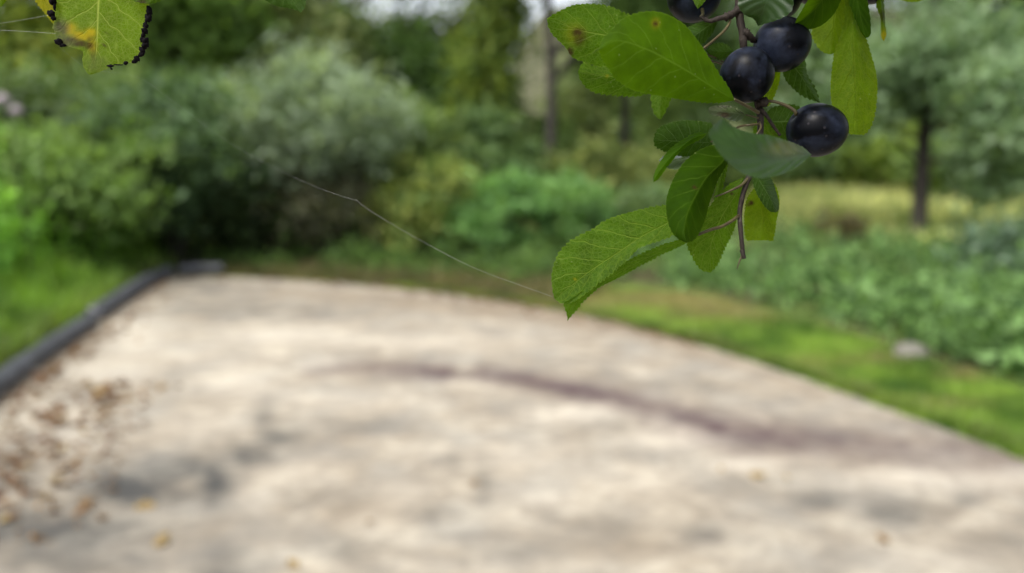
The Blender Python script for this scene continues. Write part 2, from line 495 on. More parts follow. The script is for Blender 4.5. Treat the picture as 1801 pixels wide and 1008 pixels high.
tree("straight_tree", "straight dark trunk rising out of frame before the pale slope", 962, 17, .135, 8.5, [(1010, -160, 240, 110, 17), (1080, 60, 60, 60, 19)],
     DK, LT, 14000, .14, 17, cr=.6, lean=(0.05, 0))
tree("straight_tree", "thinner dark trunk right of the straight trunk, half hidden by leaves", 1097, 20, .13, 8.5, [(1180, -60, 170, 130, 20), (1240, 90, 90, 80, 21)],
     DK, (0.09, 0.14, 0.06), 16000, .15, 18, cr=.65)
tree("meadow_tree", "tree with dark trunk standing at the edge of the pale meadow", 1625, 15.6, .155, 6.5,
     [(1530, 110, 150, 70, 15.6), (1700, 120, 150, 105, 15), (1760, 270, 75, 90, 14.2), (1470, 205, 90, 45, 15.6), (1790, 190, 90, 100, 13.5), (1640, -120, 300, 150, 15.6), (1400, 40, 110, 90, 16.5)],
     (0.045, 0.085, 0.035), BLL, 30000, .13, 19, cr=.42, k=22, mat=M_FOLG)
for i, (px, Y, lab) in enumerate([(1040, 42, "distant tree in the treeline seen right of the straight trunk"), (1190, 38, "distant tree in the treeline above the grey green curled leaf"),
                                  (1330, 40, "distant dark tree in the treeline behind the three dark berries"), (1470, 36, "distant tree in the treeline behind the rightmost berry"),
                                  (1600, 40, "distant tree in the treeline directly behind the meadow tree trunk"), (1740, 37, "distant tree in the treeline by the right edge")]):
    tree("distant_tree", lab, px, Y, .25, 6 if i else 3, [(px, 150 if i else 215, 105, 125 if i else 60, Y), (px + 20, -80, 120, 130, Y)] if i else [(px + 20, 215, 60, 55, Y)],
         DK, (0.08, 0.125, 0.055), 9000, .3, 30 + i, cr=1.3, k=20, group="trees beyond the meadow")

for i, (px, Y, top, hw, lab) in enumerate([(1035, 33, 120, 50, "far tree seen between the two straight trunks"), (1150, 31, -60, 90, "far tree right of the thinner straight trunk"),(40, 27, -160, 120, "far tree filling the upper left behind the crusted leaf"), (190, 28, -180, 110, "far tree behind the bramble thicket and broad tree"),
                                  (330, 26, -160, 110, "far tree just right of the broad tree, above the thicket"), (470, 28, -120, 105, "far tree behind the pale olive tree"),
                                  (600, 29, 48, 80, "far tree under the left end of the sky gap"), (710, 27, 66, 80, "far tree directly under the middle of the sky gap"),
                                  (815, 28, 62, 66, "far tree under the right end of the sky gap")]):
    tree("woodland_tree", lab, px, Y, .22, 5 if top < 0 else 3.5, [(px, (top + 210) / 2, hw, (330 - top) / 2, Y), (px - 15, 330, hw * .9, 70, Y - 1)],
         DK if i % 2 else (0.035, 0.065, 0.022), (0.10, 0.14, 0.045) if i % 2 else (0.13, 0.16, 0.06), 14000, .2, 70 + i, cr=.8, k=26, group="woodland trees behind the shrubs")

for i, (px, Y, w, top, lab) in enumerate([(180, 14.2, 330, 95, "loose green shrub filling in behind the bramble thicket"), (440, 14.0, 240, 130, "loose green shrub between the thicket and the grey willow"),
                                  (690, 14.6, 200, 150, "loose green shrub showing right behind the grey willow"), (950, 19.5, 150, 200, "loose olive shrub at the foot of the straight trunk"),
                                  (1230, 22, 260, 225, "loose green shrub at the left end of the meadow"), (1720, 24, 260, 215, "loose green shrub beyond the meadow right of the tree")]):
    r_ = bush("loose_shrub", lab, "shrub", px, Y, w, top, (0.045, 0.085, 0.022), (0.15, 0.20, 0.07), 10000, .10 * Y / 14, 140 + i, k=20, cr=.4, group="loose shrubs behind the thicket")

# shrubs round the pavement
bush("leafy_shrub", "mid green leafy shrub on the grass bank at the left edge", "shrub", 100, 10.3, 420, 210, MD, (0.15, 0.22, 0.07), 18000, .075, 41, k=34, cr=.28)
bush("corner_shrub", "dark shrub with pale green leaf tips in the upper left", "shrub", 60, 11.5, 330, 120, DK, (0.11, 0.15, 0.07), 11000, .095, 42, k=26, cr=.36)
bush("bramble_thicket", "dark green bramble thicket left of the grey willow", "shrub", 300, 12, 330, 110, (0.022, 0.045, 0.018), (0.10, 0.155, 0.075), 14000, .10, 43, k=30, cr=.36)
bush("bramble_thicket", "low dark thicket with a black hollow above the pavement corner", "shrub", 425, 12.4, 220, 300, (0.006, 0.014, 0.004), (0.035, 0.055, 0.018), 7000, .08, 44, k=20, cr=.25)  # leaf colours darkened to paint the shade of a hollow
bush("willow_bush", "large grey green willow bush in the middle of the thicket", "shrub", 585, 12.6, 300, 90, (0.085, 0.12, 0.075), (0.20, 0.25, 0.18), 20000, .10, 45, k=36, cr=.36, asp=.28, zlow=.35)
bush("willow_bush", "lower dull willow bush with brown stems showing through", "shrub", 570, 12.9, 280, 250, (0.03, 0.038, 0.02), (0.10, 0.10, 0.06), 9000, .09, 46, k=24, cr=.3, asp=.35)
bush("hazel_shrub", "yellowish green shrub right of the grey willow", "shrub", 750, 12.5, 190, 265, (0.06, 0.10, 0.028), (0.20, 0.22, 0.06), 9000, .09, 47, k=22, cr=.25)
bush("young_shrub", "light green young shrub at the far end of the pavement", "shrub", 880, 12.2, 170, 292, (0.06, 0.13, 0.04), (0.15, 0.26, 0.09), 9000, .085, 48, k=22, cr=.22)
bush("young_shrub", "light green shrub just left of the big serrated leaf", "shrub", 1000, 13.0, 170, 305, (0.055, 0.12, 0.035), (0.15, 0.25, 0.085), 8000, .085, 49, k=20, cr=.22)
bush("young_shrub", "mid green shrub behind the lowest blackthorn leaves", "shrub", 1130, 14.0, 170, 320, (0.05, 0.09, 0.035), (0.12, 0.17, 0.07), 7000, .085, 50, k=18, cr=.24)
bush("yew_shrub", "dark shrub between the yellowish shrub and the straight trunk", "shrub", 830, 15.5, 250, 190, (0.025, 0.05, 0.02), (0.09, 0.14, 0.05), 12000, .10, 51, k=26, cr=.35)
bush("wild_shrub", "olive shrub in front of the thinner dark trunk", "shrub", 1060, 17.5, 260, 235, (0.05, 0.08, 0.025), (0.18, 0.20, 0.065), 10000, .10, 52, k=22, cr=.33)
bush("wild_shrub", "dark green shrub beyond the meadow under the rightmost berry", "shrub", 1370, 30, 240, 235, (0.03, 0.055, 0.022), (0.09, 0.14, 0.05), 9000, .2, 53, k=22, cr=.6)
bush("wild_shrub", "bright green shrub beyond the meadow left of the meadow tree", "shrub", 1545, 28, 190, 225, (0.05, 0.09, 0.02), (0.16, 0.21, 0.04), 8000, .18, 54, k=20, cr=.5)
bush("dead_fern", "small rusty brown dead plant between the nettles and the meadow", "plant", 1490, 14.2, 110, 365, (0.04, 0.045, 0.018), (0.10, 0.08, 0.04), 700, .08, 55, k=7, cr=.16)
bush("hawthorn_bush", "dark blue green bush cut by the right edge behind the nettles", "shrub", 1830, 9.0, 230, 395, (0.035, 0.065, 0.035), (0.10, 0.15, 0.10), 8000, .07, 56, k=22, cr=.25, mat=M_FOLG)

# pale flower head at the left edge
r = np.random.default_rng(5)
fc_ = AT(12, 186, 8.2)
fr = empty("wild_flower", (fc_[0], fc_[1], ground_z(fc_[0], fc_[1])), "pale pinkish flower head standing before the shrubs at the left edge", "flower")
M_PETAL = (lambda m: m.done(m.pbsdf(m.ramp(m.noise(m.obj(), 60, 4, .6), (.35, (.20, .16, .175)), (.65, (.40, .36, .38))), .8, spec=.1)))(NT("pale_petals"))
def flower_head(c, rad):
    V = []; N, Mr = 36, 24
    for a in range(Mr + 1):
        for b in range(N):
            th = math.pi * a / Mr; ph = 2 * math.pi * b / N
            V.append((math.sin(th) * math.cos(ph), math.sin(th) * math.sin(ph), math.cos(th)))
    V = np.array(V); k = 1 + .18 * np.abs(np.sin(7 * V[:, 0]) * np.cos(6 * V[:, 2]) + np.sin(8 * V[:, 1]))
    k = np.where(V[:, 2] < -.2, k * .7, k)
    idx = np.arange((Mr + 1) * N).reshape(Mr + 1, N)
    f = np.stack([idx[:-1], idx[1:], np.roll(idx, -1, 1)[1:], np.roll(idx, -1, 1)[:-1]], -1).reshape(-1, 4)
    mesh_obj("flower_head", c + V * rad * k[:, None], f, M_PETAL, fr, smooth=True)
flower_head(fc_ + np.array([-.04, 0, .05]), .065); flower_head(fc_ + np.array([.075, .03, -.06]), .055)
gz = ground_z(fc_[0], fc_[1])
sv, sf = tube_geo(spline([(fc_[0] + .1, fc_[1], gz - .03), (fc_[0] + .05, fc_[1], (gz + fc_[2]) / 2), tuple(fc_)], 10), np.linspace(.01, .005, 10), 6)
mesh_obj("stem", sv, sf, M_BARK, fr, smooth=True)

# ------------------------------------------------------------------ grass and undergrowth (uncountable)
def inpoly(x, y, poly):
    poly = np.array(poly, float); ins = np.zeros(len(x), bool)
    for i in range(len(poly)):
        x1, y1 = poly[i]; x2, y2 = poly[i - 1]
        c = ((y1 > y) != (y2 > y)) & (x < (x2 - x1) * (y - y1) / (y2 - y1 + 1e-12) + x1)
        ins ^= c
    return ins

def sample_px(r, poly, n, ymin_world=1.0):
    poly_a = np.array(poly, float); out = []
    tot = 0
    while tot < n:
        x = r.uniform(poly_a[:, 0].min(), poly_a[:, 0].max(), n * 2); y = r.uniform(poly_a[:, 1].min(), poly_a[:, 1].max(), n * 2)
        k = inpoly(x, y, poly); out.append(np.stack([x[k], y[k]], 1)); tot += k.sum()
    q = np.vstack(out)[:n]
    g = G(q[:, 0], q[:, 1])
    return g[:, :2]

def vnoise(xy, f, seed):
    q = xy * f; i = np.floor(q).astype(int); t = q - i; t = t * t * (3 - 2 * t)
    tab = np.random.default_rng(seed).random((64, 64))
    g = lambda a, b: tab[(i[:, 0] + a) % 64, (i[:, 1] + b) % 64]
    return (g(0, 0) * (1 - t[:, 0]) + g(1, 0) * t[:, 0]) * (1 - t[:, 1]) + (g(0, 1) * (1 - t[:, 0]) + g(1, 1) * t[:, 0]) * t[:, 1]

def blades(name, xy, h, w, ca, cb, r, lean=0.5, vs=2.2, patch=None, pcol=None):
    n = len(xy)
    z = terrain(xy[:, 0], xy[:, 1])
    hh = h * r.uniform(0.45, 1.3, n); a = r.uniform(0, 2 * math.pi, n)
    d = np.stack([np.cos(a), np.sin(a), np.zeros(n)], 1); s = np.stack([-np.sin(a), np.cos(a), np.zeros(n)], 1)
    b = np.c_[xy, z - 0.01]
    ln = (lean * hh * r.uniform(0.1, 1.0, n))[:, None]
    up = np.c_[np.zeros(n), np.zeros(n), hh]
    ww = (w * r.uniform(.6, 1.3, n))[:, None]
    v = np.stack([b - s * ww / 2, b + s * ww / 2, b + up * .6 + d * ln * .4 + s * ww * .4, b + up * .6 + d * ln * .4 - s * ww * .4, b + up + d * ln], 1)
    i = np.arange(n)[:, None] * 5
    f = [q for q in np.concatenate([i + [0, 1, 2, 3]], 1).tolist()] + [q for q in (i + [3, 2, 4]).tolist()]
    cs = vnoise(xy, vs, 5) * .55 + vnoise(xy, vs * 2.7, 6) * .45
    t = np.clip((cs - .5) * 2.4 + .45 + r.random(n) * .5 - .25, 0, 1)[:, None]
    col = np.array(ca) * (1 - t) + np.array(cb) * t
    if patch is not None:
        k = np.clip(patch + r.normal(0, .15, n), 0, 1)[:, None]
        col = col * (1 - k) + np.array(pcol) * k
    col *= r.uniform(.7, 1.3, n)[:, None]
    return tag(mesh_obj(name, v.reshape(-1, 3), f, M_GRASS, attrs={"tint": np.repeat(col, 5, 0)}), kind="stuff")

r = np.random.default_rng(21)
GR = [(960, 545), (1000, 551), (1100, 573), (1200, 600), (1300, 630), (1400, 664), (1500, 699), (1600, 735), (1801, 811), (1990, 890), (1990, 730), (1801, 690), (1650, 640), (1500, 590), (1250, 520), (1050, 500), (900, 515)]
xy = sample_px(r, GR, 60000); xy = xy[r.random(len(xy)) < .35 + .9 * vnoise(xy, 3.1, 9)]; sxp, syp = proj(np.c_[xy, np.zeros(len(xy))])
pt = np.clip(np.exp(-((sxp - 1290) / 120) ** 2 - ((syp - 550) / 16) ** 2) * .8 + np.exp(-((sxp - 1180) / 200) ** 2 - ((syp - 525) / 16) ** 2) * .9 + np.exp(-((sxp - 1720) / 70) ** 2 - ((syp - 660) / 13) ** 2) * .8
             + np.exp(-((sxp - 1430) / 90) ** 2 - ((syp - 640) / 12) ** 2) * .5 + np.exp(-((sxp - 1660) / 90) ** 2 - ((syp - 715) / 14) ** 2) * .5 + np.exp(-((sxp - 1560) / 50) ** 2 - ((syp - 632) / 10) ** 2) * .6 + np.exp(-((sxp - 930) / 100) ** 2 - ((syp - 530) / 22) ** 2) * .9, 0, 1)
eb = r.uniform(0, 1, 5000); ey = np.interp(eb, [0, 1], [3.2, 9.6]) ; exy = np.c_[right_x(ey) + .03 + r.exponential(.05, 5000), ey]
tag(blades("grass", exy, .11, .010, (0.05, 0.11, 0.012), (0.18, 0.27, 0.05), r, lean=1.1, patch=vnoise(exy, 2.0, 31) * .6, pcol=(0.20, 0.16, 0.08)), "ragged grass creeping over the curved pavement edge", "grass")
tag(blades("grass", xy, .085, .009, (0.045, 0.125, 0.012), (0.23, 0.36, 0.055), r, patch=pt, pcol=(0.32, 0.27, 0.12)), "short bright green grass along the curved pavement edge", "grass")
GLp = [(-500, 1000), (0, 712), (160, 585), (290, 494), (315, 478), (300, 455), (150, 440), (0, 440), (-500, 520)]
xy = sample_px(r, GLp, 46000); k = xy[:, 0] < pipe_x(xy[:, 1]) - .12; xy = xy[k]
dd = pipe_x(xy[:, 1]) - xy[:, 0]
tag(blades("grass", xy, .30, .016, (0.045, 0.12, 0.012), (0.20, 0.36, 0.04), r, lean=.9, patch=np.exp(-(dd - .12) / .2) * .5, pcol=(0.16, 0.14, 0.08)), "long bright green grass on the bank behind the dark pipe", "grass")
MEp = [(1130, 405), (1300, 395), (1500, 425), (1801, 470), (2100, 520), (2100, 345), (1801, 335), (1300, 330), (1000, 335), (1000, 390)]
xy = sample_px(r, MEp, 30000)
xy2 = np.c_[r.uniform(2, 34, 26000), r.uniform(17, 55, 26000)]; xy = np.r_[xy, xy2]
tag(blades("grass", xy, .42, .03, (0.14, 0.19, 0.06), (0.74, 0.74, 0.36), r, lean=.5, vs=1.1), "tall pale yellow green meadow grass behind the nettles", "grass")
xy = sample_px(r, [(-300, 520), (0, 500), (200, 470), (285, 462), (270, 448), (0, 444), (-300, 446)], 9000)
tag(blades("grass", xy, .75, .022, (0.05, 0.12, 0.015), (0.17, 0.30, 0.04), r, lean=.7), "tall wild grass rising from the bank into the left shrubs", "grass")
FEp = [(330, 478), (500, 483), (700, 497), (900, 520), (1000, 540), (1080, 505), (900, 470), (700, 455), (400, 450)]
xy = sample_px(r, FEp, 16000)
k = (xy[:, 1] > 2) & ~((xy[:, 0] < right_x(xy[:, 1])) & (xy[:, 1] < top_Y + .05)); xy = xy[k]
tag(blades("grass", xy, .13, .012, (0.06, 0.08, 0.02), (0.17, 0.16, 0.06), r, lean=.9, patch=np.full(len(xy), .3), pcol=(0.15, 0.11, 0.07)), "dry brownish grass between the pavement and the thicket", "grass")

def weeds(label, poly, ncl, h, leafs, size, ca, cb, seed, cat="undergrowth", crad=.16, mat=None):
    r = np.random.default_rng(seed)
    xy = sample_px(r, poly, ncl); k = ~((xy[:, 0] < right_x(xy[:, 1]) + .1) & (xy[:, 1] < top_Y + .1) & (xy[:, 0] > pipe_x(xy[:, 1]) - .1)); xy = xy[k]
    z = terrain(xy[:, 0], xy[:, 1])
    hh = h * r.uniform(.45, 1.2, len(xy))
    cl = [(np.array([x, y, zz + q * .55]), np.array([crad, crad, q * .5]) * r.uniform(.6, 1.5)) for (x, y), zz, q in zip(xy, z, hh)]
    v, f, t = cloud(r, cl, leafs, size, ca, cb, var=.4)
    return tag(mesh_obj("undergrowth", v, f, mat or M_FOL, attrs={"tint": t}), label, cat, kind="stuff")
weeds("blue green nettles between the grass strip and the meadow", [(1060, 490), (1250, 508), (1500, 570), (1650, 620), (1801, 672), (1990, 700), (1990, 480), (1801, 455), (1500, 425), (1250, 415), (1060, 430)],
      520, .40, 21000, .10, (0.012, 0.036, 0.008), (0.135, 0.225, 0.08), 61)
weeds("loose green weeds along the far side of the meadow", [(1000, 345), (1300, 342), (1500, 345), (1801, 352), (1990, 360), (1990, 338), (1000, 334)], 260, .9, 9000, .16,
      (0.06, 0.10, 0.03), (0.24, 0.28, 0.10), 64, crad=.5)
weeds("low dark green weeds under the shrubs at the far side", [(300, 470), (600, 475), (900, 500), (1080, 500), (1080, 430), (700, 440), (330, 445)], 220, .38, 13000, .07,
      (0.025, 0.055, 0.015), (0.09, 0.15, 0.035), 62)
weeds("broad leaved green weeds on the grass bank at the left", [(-300, 640), (0, 560), (120, 510), (240, 470), (270, 462), (240, 445), (-300, 440)], 260, .85, 17000, .10,
      (0.045, 0.12, 0.015), (0.17, 0.32, 0.05), 63)

# ------------------------------------------------------------------ dark edging pipes
m = NT("dark_grey_plastic")
o = m.obj(); nz = m.noise(o, 7, 5, .6)
M_PIPE = m.done(m.pbsdf(m.ramp(nz, (0.3, (0.045, 0.047, 0.056)), (0.75, (0.125, 0.13, 0.15))), .5, m.bump(m.noise(o, 30, 4, .6), .4, .01), .5))
def pipe(pxs, rad, label):
    g = G(np.array([p[0] for p in pxs], float), np.array([p[1] for p in pxs], float)); g[:, 2] = rad - .012
    pts = spline(g, 60)
    q = np.arange(60)
    rr = rad * (1 + .035 * np.sin(q * 2.1) + .03 * np.sin(q * .63))
    v, f = tube_geo(pts, rr, 20, .03, 3)
    # hollow mouth at both ends: rim and an inner tube
    vi, fi = tube_geo(pts[:6] + (pts[0] - pts[1]) * .01, rad * .86, 20)
    root = mesh_obj("edging_pipe", v, f, M_PIPE, smooth=True)
    tag(root, label, "pipe", "dark pipes edging the pavement")
    return root
pipe([(-300, 925), (-100, 765), (0, 688), (80, 628), (162, 573)], .074, "nearest dark grey pipe, running out of the left edge")
pipe([(166, 565), (210, 535), (255, 505), (298, 485)], .082, "dark grey pipe between the gap and the pavement corner")
pipe([(318, 483), (350, 479), (392, 479)], .07, "short farthest dark pipe at the pavement corner under the thicket")

# pale stone in the grass
r = np.random.default_rng(9)
import bmesh
bm = bmesh.new(); bmesh.ops.create_icosphere(bm, subdivisions=4, radius=1)
sp = G(np.array(1600.), np.array(628.))
for vv in bm.verts:
    c = vv.co; k = 1 + .10 * math.sin(3 * c.x + 1) * math.cos(2.3 * c.y) + .06 * math.sin(7 * c.z + 4 * c.x)
    k = min(k, .98) if c.z > .6 else k
    vv.co = Vector((c.x * .135 * k, c.y * .11 * k, max(-.05, c.z * .085 * k) + .035))
me = bpy.data.meshes.new("stone"); bm.to_mesh(me); bm.free()
for p in me.polygons: p.use_smooth = True
m = NT("pale_limestone"); o = m.obj(); nz = m.noise(o, 22, 6, .65)
me.materials.append(m.done(m.pbsdf(m.ramp(nz, (.3, (.10, .098, .08)), (.7, (.22, .21, .18))), .9, m.bump(nz, .5, .01), .2)))
st = bpy.data.objects.new("stone", me); sc.collection.objects.link(st); st.location = (sp[0], sp[1], .0)
tag(st, "pale rounded stone lying in the grass by the nettles", "stone")

# ------------------------------------------------------------------ fallen leaves
m = NT("dry_leaf"); o = m.obj()
oi = m.n("ObjectInfo")
nz = m.noise(o, 60, 4, .6)
cc = m.mix(m.attr("hue"), m.ramp(nz, (.3, (.07, .032, .015)), (.7, (.18, .095, .05))), m.ramp(nz, (.3, (.22, .15, .06)), (.7, (.38, .29, .13))))
M_DRY = m.done(m.n("MixShader", i_0=.25, i_1=m.pbsdf(cc, .75, spec=.25), i_2=m.n("BsdfTranslucent", i_Color=cc).outputs[0]).outputs[0])
def dry_leaf_mesh(seed, hue):
    r = np.random.default_rng(seed)
    nu, nv_ = 15, 9
    u = np.linspace(0, 1, nu); vv = np.linspace(-1, 1, nv_)
    lob = 1 + .22 * np.sin(u * math.pi * 5 + r.uniform(0, 1))
    wd = .30 * np.sin(math.pi * u ** .8) ** .7 * lob
    U, V = np.meshgrid(u, vv, indexing='ij')
    x = (U - .5); y = V * wd[:, None]
    curl = r.uniform(.5, 1.4)
    z = curl * (y ** 2) * 1.6 + .25 * curl * x ** 2 + .03 * np.sin(9 * U + 3 * V) + .02 * r.normal(size=U.shape)
    p = np.stack([x, y, z - z.min()], -1).reshape(-1, 3)
    i = np.arange(nu * nv_).reshape(nu, nv_)
    f = np.stack([i[:-1, :-1], i[1:, :-1], i[1:, 1:], i[:-1, 1:]], -1).reshape(-1, 4)
    o = mesh_obj("fallen_leaf", p * .09, f, M_DRY, smooth=True, attrs={"hue": np.full(len(p), hue)})
    me = o.data; bpy.data.objects.remove(o); return me
lm = [dry_leaf_mesh(100 + i, h) for i, h in enumerate([0.0, .1, .2, .35, .85, 1.0])]
r = np.random.default_rng(77)
def fallen(px, py, mi, sc_, label, group):
    g = G(np.array(float(px)), np.array(float(py)))
    if g[0] < pipe_x(g[1]) + .10: g[0] = pipe_x(g[1]) + .10 + r.uniform(0, .1)
    if g[0] > right_x(g[1]) - .05: return
    o = bpy.data.objects.new("fallen_leaf", lm[mi]); sc.collection.objects.link(o)
    o.location = (g[0], g[1], .004); o.scale = (sc_,) * 3
    o.rotation_euler = (r.normal(0, .25), r.normal(0, .25), r.uniform(0, 6.28))
    if r.random() < .35: o.rotation_euler[0] += math.pi; o.location.z = .03
    tag(o, label, "leaf", group)
for px, py, mi, s, lab in [(285, 957, 4, 1.0, "curled tan fallen leaf alone on concrete at lower left"), (8, 918, 5, 1.0, "yellow fallen leaf on concrete at the lower left border"),
                           (178, 915, 2, .8, "reddish brown fallen leaf beneath the dark stain at lower left"), (515, 996, 4, .7, "small yellow fallen leaf alone by the bottom edge"),
                           (1332, 841, 4, .9, "tan fallen leaf on concrete below the purple streak"), (1552, 957, 3, .6, "small brown fallen leaf at lower right of the pavement"),
                           (316, 681, 2, .7, "orange brown fallen leaf alone on pale concrete"), (232, 757, 2, .8, "brown fallen leaf just above the dark stain"),
                           (1385, 848, 4, .45, "tiny ochre fallen leaf right of the tan leaf"), (1268, 826, 4, .45, "tiny tan fallen leaf left of the tan leaf"),
                           (835, 852, 3, .5, "tiny brown fallen leaf in the middle of the pavement"), (650, 920, 3, .4, "tiny dull fallen leaf left of centre near the bottom")]:
    fallen(px, py, mi, s, lab, "single fallen leaves on the concrete")
def zone(cx, cy, rx, ry, n, label, group, s=(.45, 1.0), mis=(0, 1, 2, 3, 0, 1, 2, 4)):
    for _ in range(n):
        fallen(cx + r.normal(0, rx), cy + r.normal(0, ry), mis[r.integers(len(mis))], r.uniform(*s), label, group)
zone(190, 690, 26, 14, 50, "brown fallen leaf in the heap on pale concrete", "fallen leaves heaped on pale concrete")
zone(105, 736, 44, 10, 34, "brown fallen leaf in the heap on pale concrete", "fallen leaves heaped on pale concrete")
zone(55, 825, 50, 34, 44, "brown fallen leaf scattered near the left border", "fallen leaves at the left border")
zone(130, 775, 55, 40, 34, "brown fallen leaf scattered near the left border", "fallen leaves at the left border", s=(.35, .8))
zone(100, 880, 50, 18, 9, "brown fallen leaf scattered near the left border", "fallen leaves at the left border")
for a, b, n in [((20, 700), (150, 604), 34), ((150, 604), (300, 502), 30)]:
    for _ in range(n):
        t = r.random(); fallen(a[0] + t * (b[0] - a[0]) + abs(r.normal(0, 14)), a[1] + t * (b[1] - a[1]) + abs(r.normal(0, 8)), r.integers(0, 4), r.uniform(.6, 1.1),
                               "rusty fallen leaf lying against the dark pipe", "fallen leaves along the pipe")
for _ in range(28):
    t = r.random() ** .8; x = 310 + 640 * t; fallen(x, np.interp(x, [p[0] for p in edge_px], [p[1] for p in edge_px]) + 3 + abs(r.normal(0, 5)), r.integers(0, 4), r.uniform(.7, 1.2),
                                                     "rusty fallen leaf near the far pavement edge", "fallen leaves at the far pavement edge")

r = np.random.default_rng(123)
ly = np.r_[r.uniform(4.5, 10.3, 500), np.interp(r.random(900), [0, 1], [6.3, 10.35]), r.uniform(2.8, 5.2, 260)]
lx = np.r_[pipe_x(ly[:500]) + .09 + r.exponential(.09, 500), right_x(ly[500:1400]) - r.exponential(.12, 900), pipe_x(ly[1400:]) + .2 + r.random(260) * .9]
v, f = leaf_quads(np.c_[lx, ly, .008 + .01 * r.random(len(lx))], np.full(len(lx), .045), r, up=2.5)
v[:, 2] = np.clip(v[:, 2], .003, .03)
t = r.random(len(lx))[:, None]
lc = np.array((.07, .035, .016)) * (1 - t) + np.array((.24, .14, .065)) * t
tag(mesh_obj("leaf_litter", v, f, M_GRASS, attrs={"tint": np.repeat(lc, 4, 0)}), "fine rusty leaf litter along the pipe and far pavement edge", "leaf litter", kind="stuff")

# ------------------------------------------------------------------ blackthorn leaves
def leaf_mat(name, top, trans, tf=.45, rough=.55, vein=(0.30, 0.42, 0.14), vstr=.6, ret=1.0, spec=.28, bstr=.55):
    m = NT(name)
    uv = m.n("UVMap"); sp_ = m.n("SeparateXYZ", i_0=uv.outputs[0]); u = sp_.outputs[0]
    v = m.math('MULTIPLY_ADD', sp_.outputs[1], 2.0, -1.0); av = m.math('ABSOLUTE', v)
    o = m.obj()
    wob = m.math('MULTIPLY_ADD', m.noise(o, 260, 2, .5), .5, -.25)
    side = m.math('MULTIPLY', m.math('GREATER_THAN', v, 0.0), .45)
    ph = m.math('ADD', m.math('ADD', m.math('MULTIPLY', u, 7.5), side), m.math('ADD', m.math('MULTIPLY', av, -1.7), m.math('ADD', wob, m.math('MULTIPLY', m.math('POWER', av, 2.0), .35))))
    fr = m.math('ABSOLUTE', m.math('SUBTRACT', m.math('FRACT', ph), .5))            # 0 on a vein... .5 far
    fade = m.math('SUBTRACT', 1.0, m.math('MULTIPLY', av, .55))
    sec = m.math('MULTIPLY', m.math('SUBTRACT', 1.0, m.math('DIVIDE', fr, .06), clamp=True), fade)
    mid = m.math('SUBTRACT', 1.0, m.math('DIVIDE', av, m.math('MULTIPLY_ADD', u, -.035, .06)), clamp=True)
    veins = m.math('MAXIMUM', sec, mid)
    vor = m.n("TexVoronoi", feature='DISTANCE_TO_EDGE', i_Vector=o); vor.inputs["Scale"].default_value = 1900
    vor2 = m.n("TexVoronoi", feature='DISTANCE_TO_EDGE', i_Vector=o); vor2.inputs["Scale"].default_value = 850
    net = m.math('SUBTRACT', 1.0, m.math('MULTIPLY', vor.outputs["Distance"], 5.0), clamp=True)
    net2 = m.math('SUBTRACT', 1.0, m.math('MULTIPLY', vor2.outputs["Distance"], 9.0), clamp=True)
    nt = m.math('MULTIPLY', m.math('MAXIMUM', m.math('MULTIPLY', net, .55), net2), .17 * ret)
    mott = m.noise(o, 190, 4, .6)
    k = m.ramp(mott, (.3, .78), (.72, 1.25))
    topc = m.mix(1.0, top, k, 'MULTIPLY'); trc = m.mix(1.0, trans, k, 'MULTIPLY')
    f = m.math('MAXIMUM', m.math('MULTIPLY', veins, vstr), nt, clamp=True)
    vt = tuple(min(1, c * 1.2) for c in vein)
    topc = m.mix(f, topc, vein); trc = m.mix(m.math('MULTIPLY', f, .8), trc, vt)
    edge = m.math('MULTIPLY', m.math('SUBTRACT', av, .965), 28.0, clamp=True)
    topc = m.mix(m.math('MULTIPLY', edge, .45), topc, vein)
    # pale pinprick dots
    v3 = m.n("TexVoronoi", i_Vector=o); v3.inputs["Scale"].default_value = 330
    dots = m.math('MULTIPLY', m.math('LESS_THAN', v3.outputs["Distance"], .07), .22)
    topc = m.mix(dots, topc, (.38, .45, .18)); trc = m.mix(dots, trc, (.45, .5, .15))
    for an, c in (("yellow", (.42, .34, .01)), ("brown", (.045, .018, .008)), ("grey", (.09, .085, .05))):
        a = m.math('MULTIPLY', m.attr(an), m.ramp(m.noise(o, 420, 3, .6), (.3, .6), (.6, 1.0)), clamp=True)
        topc = m.mix(a, topc, c); trc = m.mix(a, trc, c)
    h = m.math('ADD', m.math('MULTIPLY', veins, 1.0), m.math('ADD', m.math('MULTIPLY', nt, 1.1), m.math('MULTIPLY', mott, .5)))
    bp = m.bump(h, bstr, .00022)
    a = m.pbsdf(topc, rough, bp, spec)
    tr = m.n("BsdfTranslucent", i_Color=trc, i_Normal=bp)
    return m.done(m.n("MixShader", i_0=tf, i_1=a, i_2=tr.outputs[0]).outputs[0])
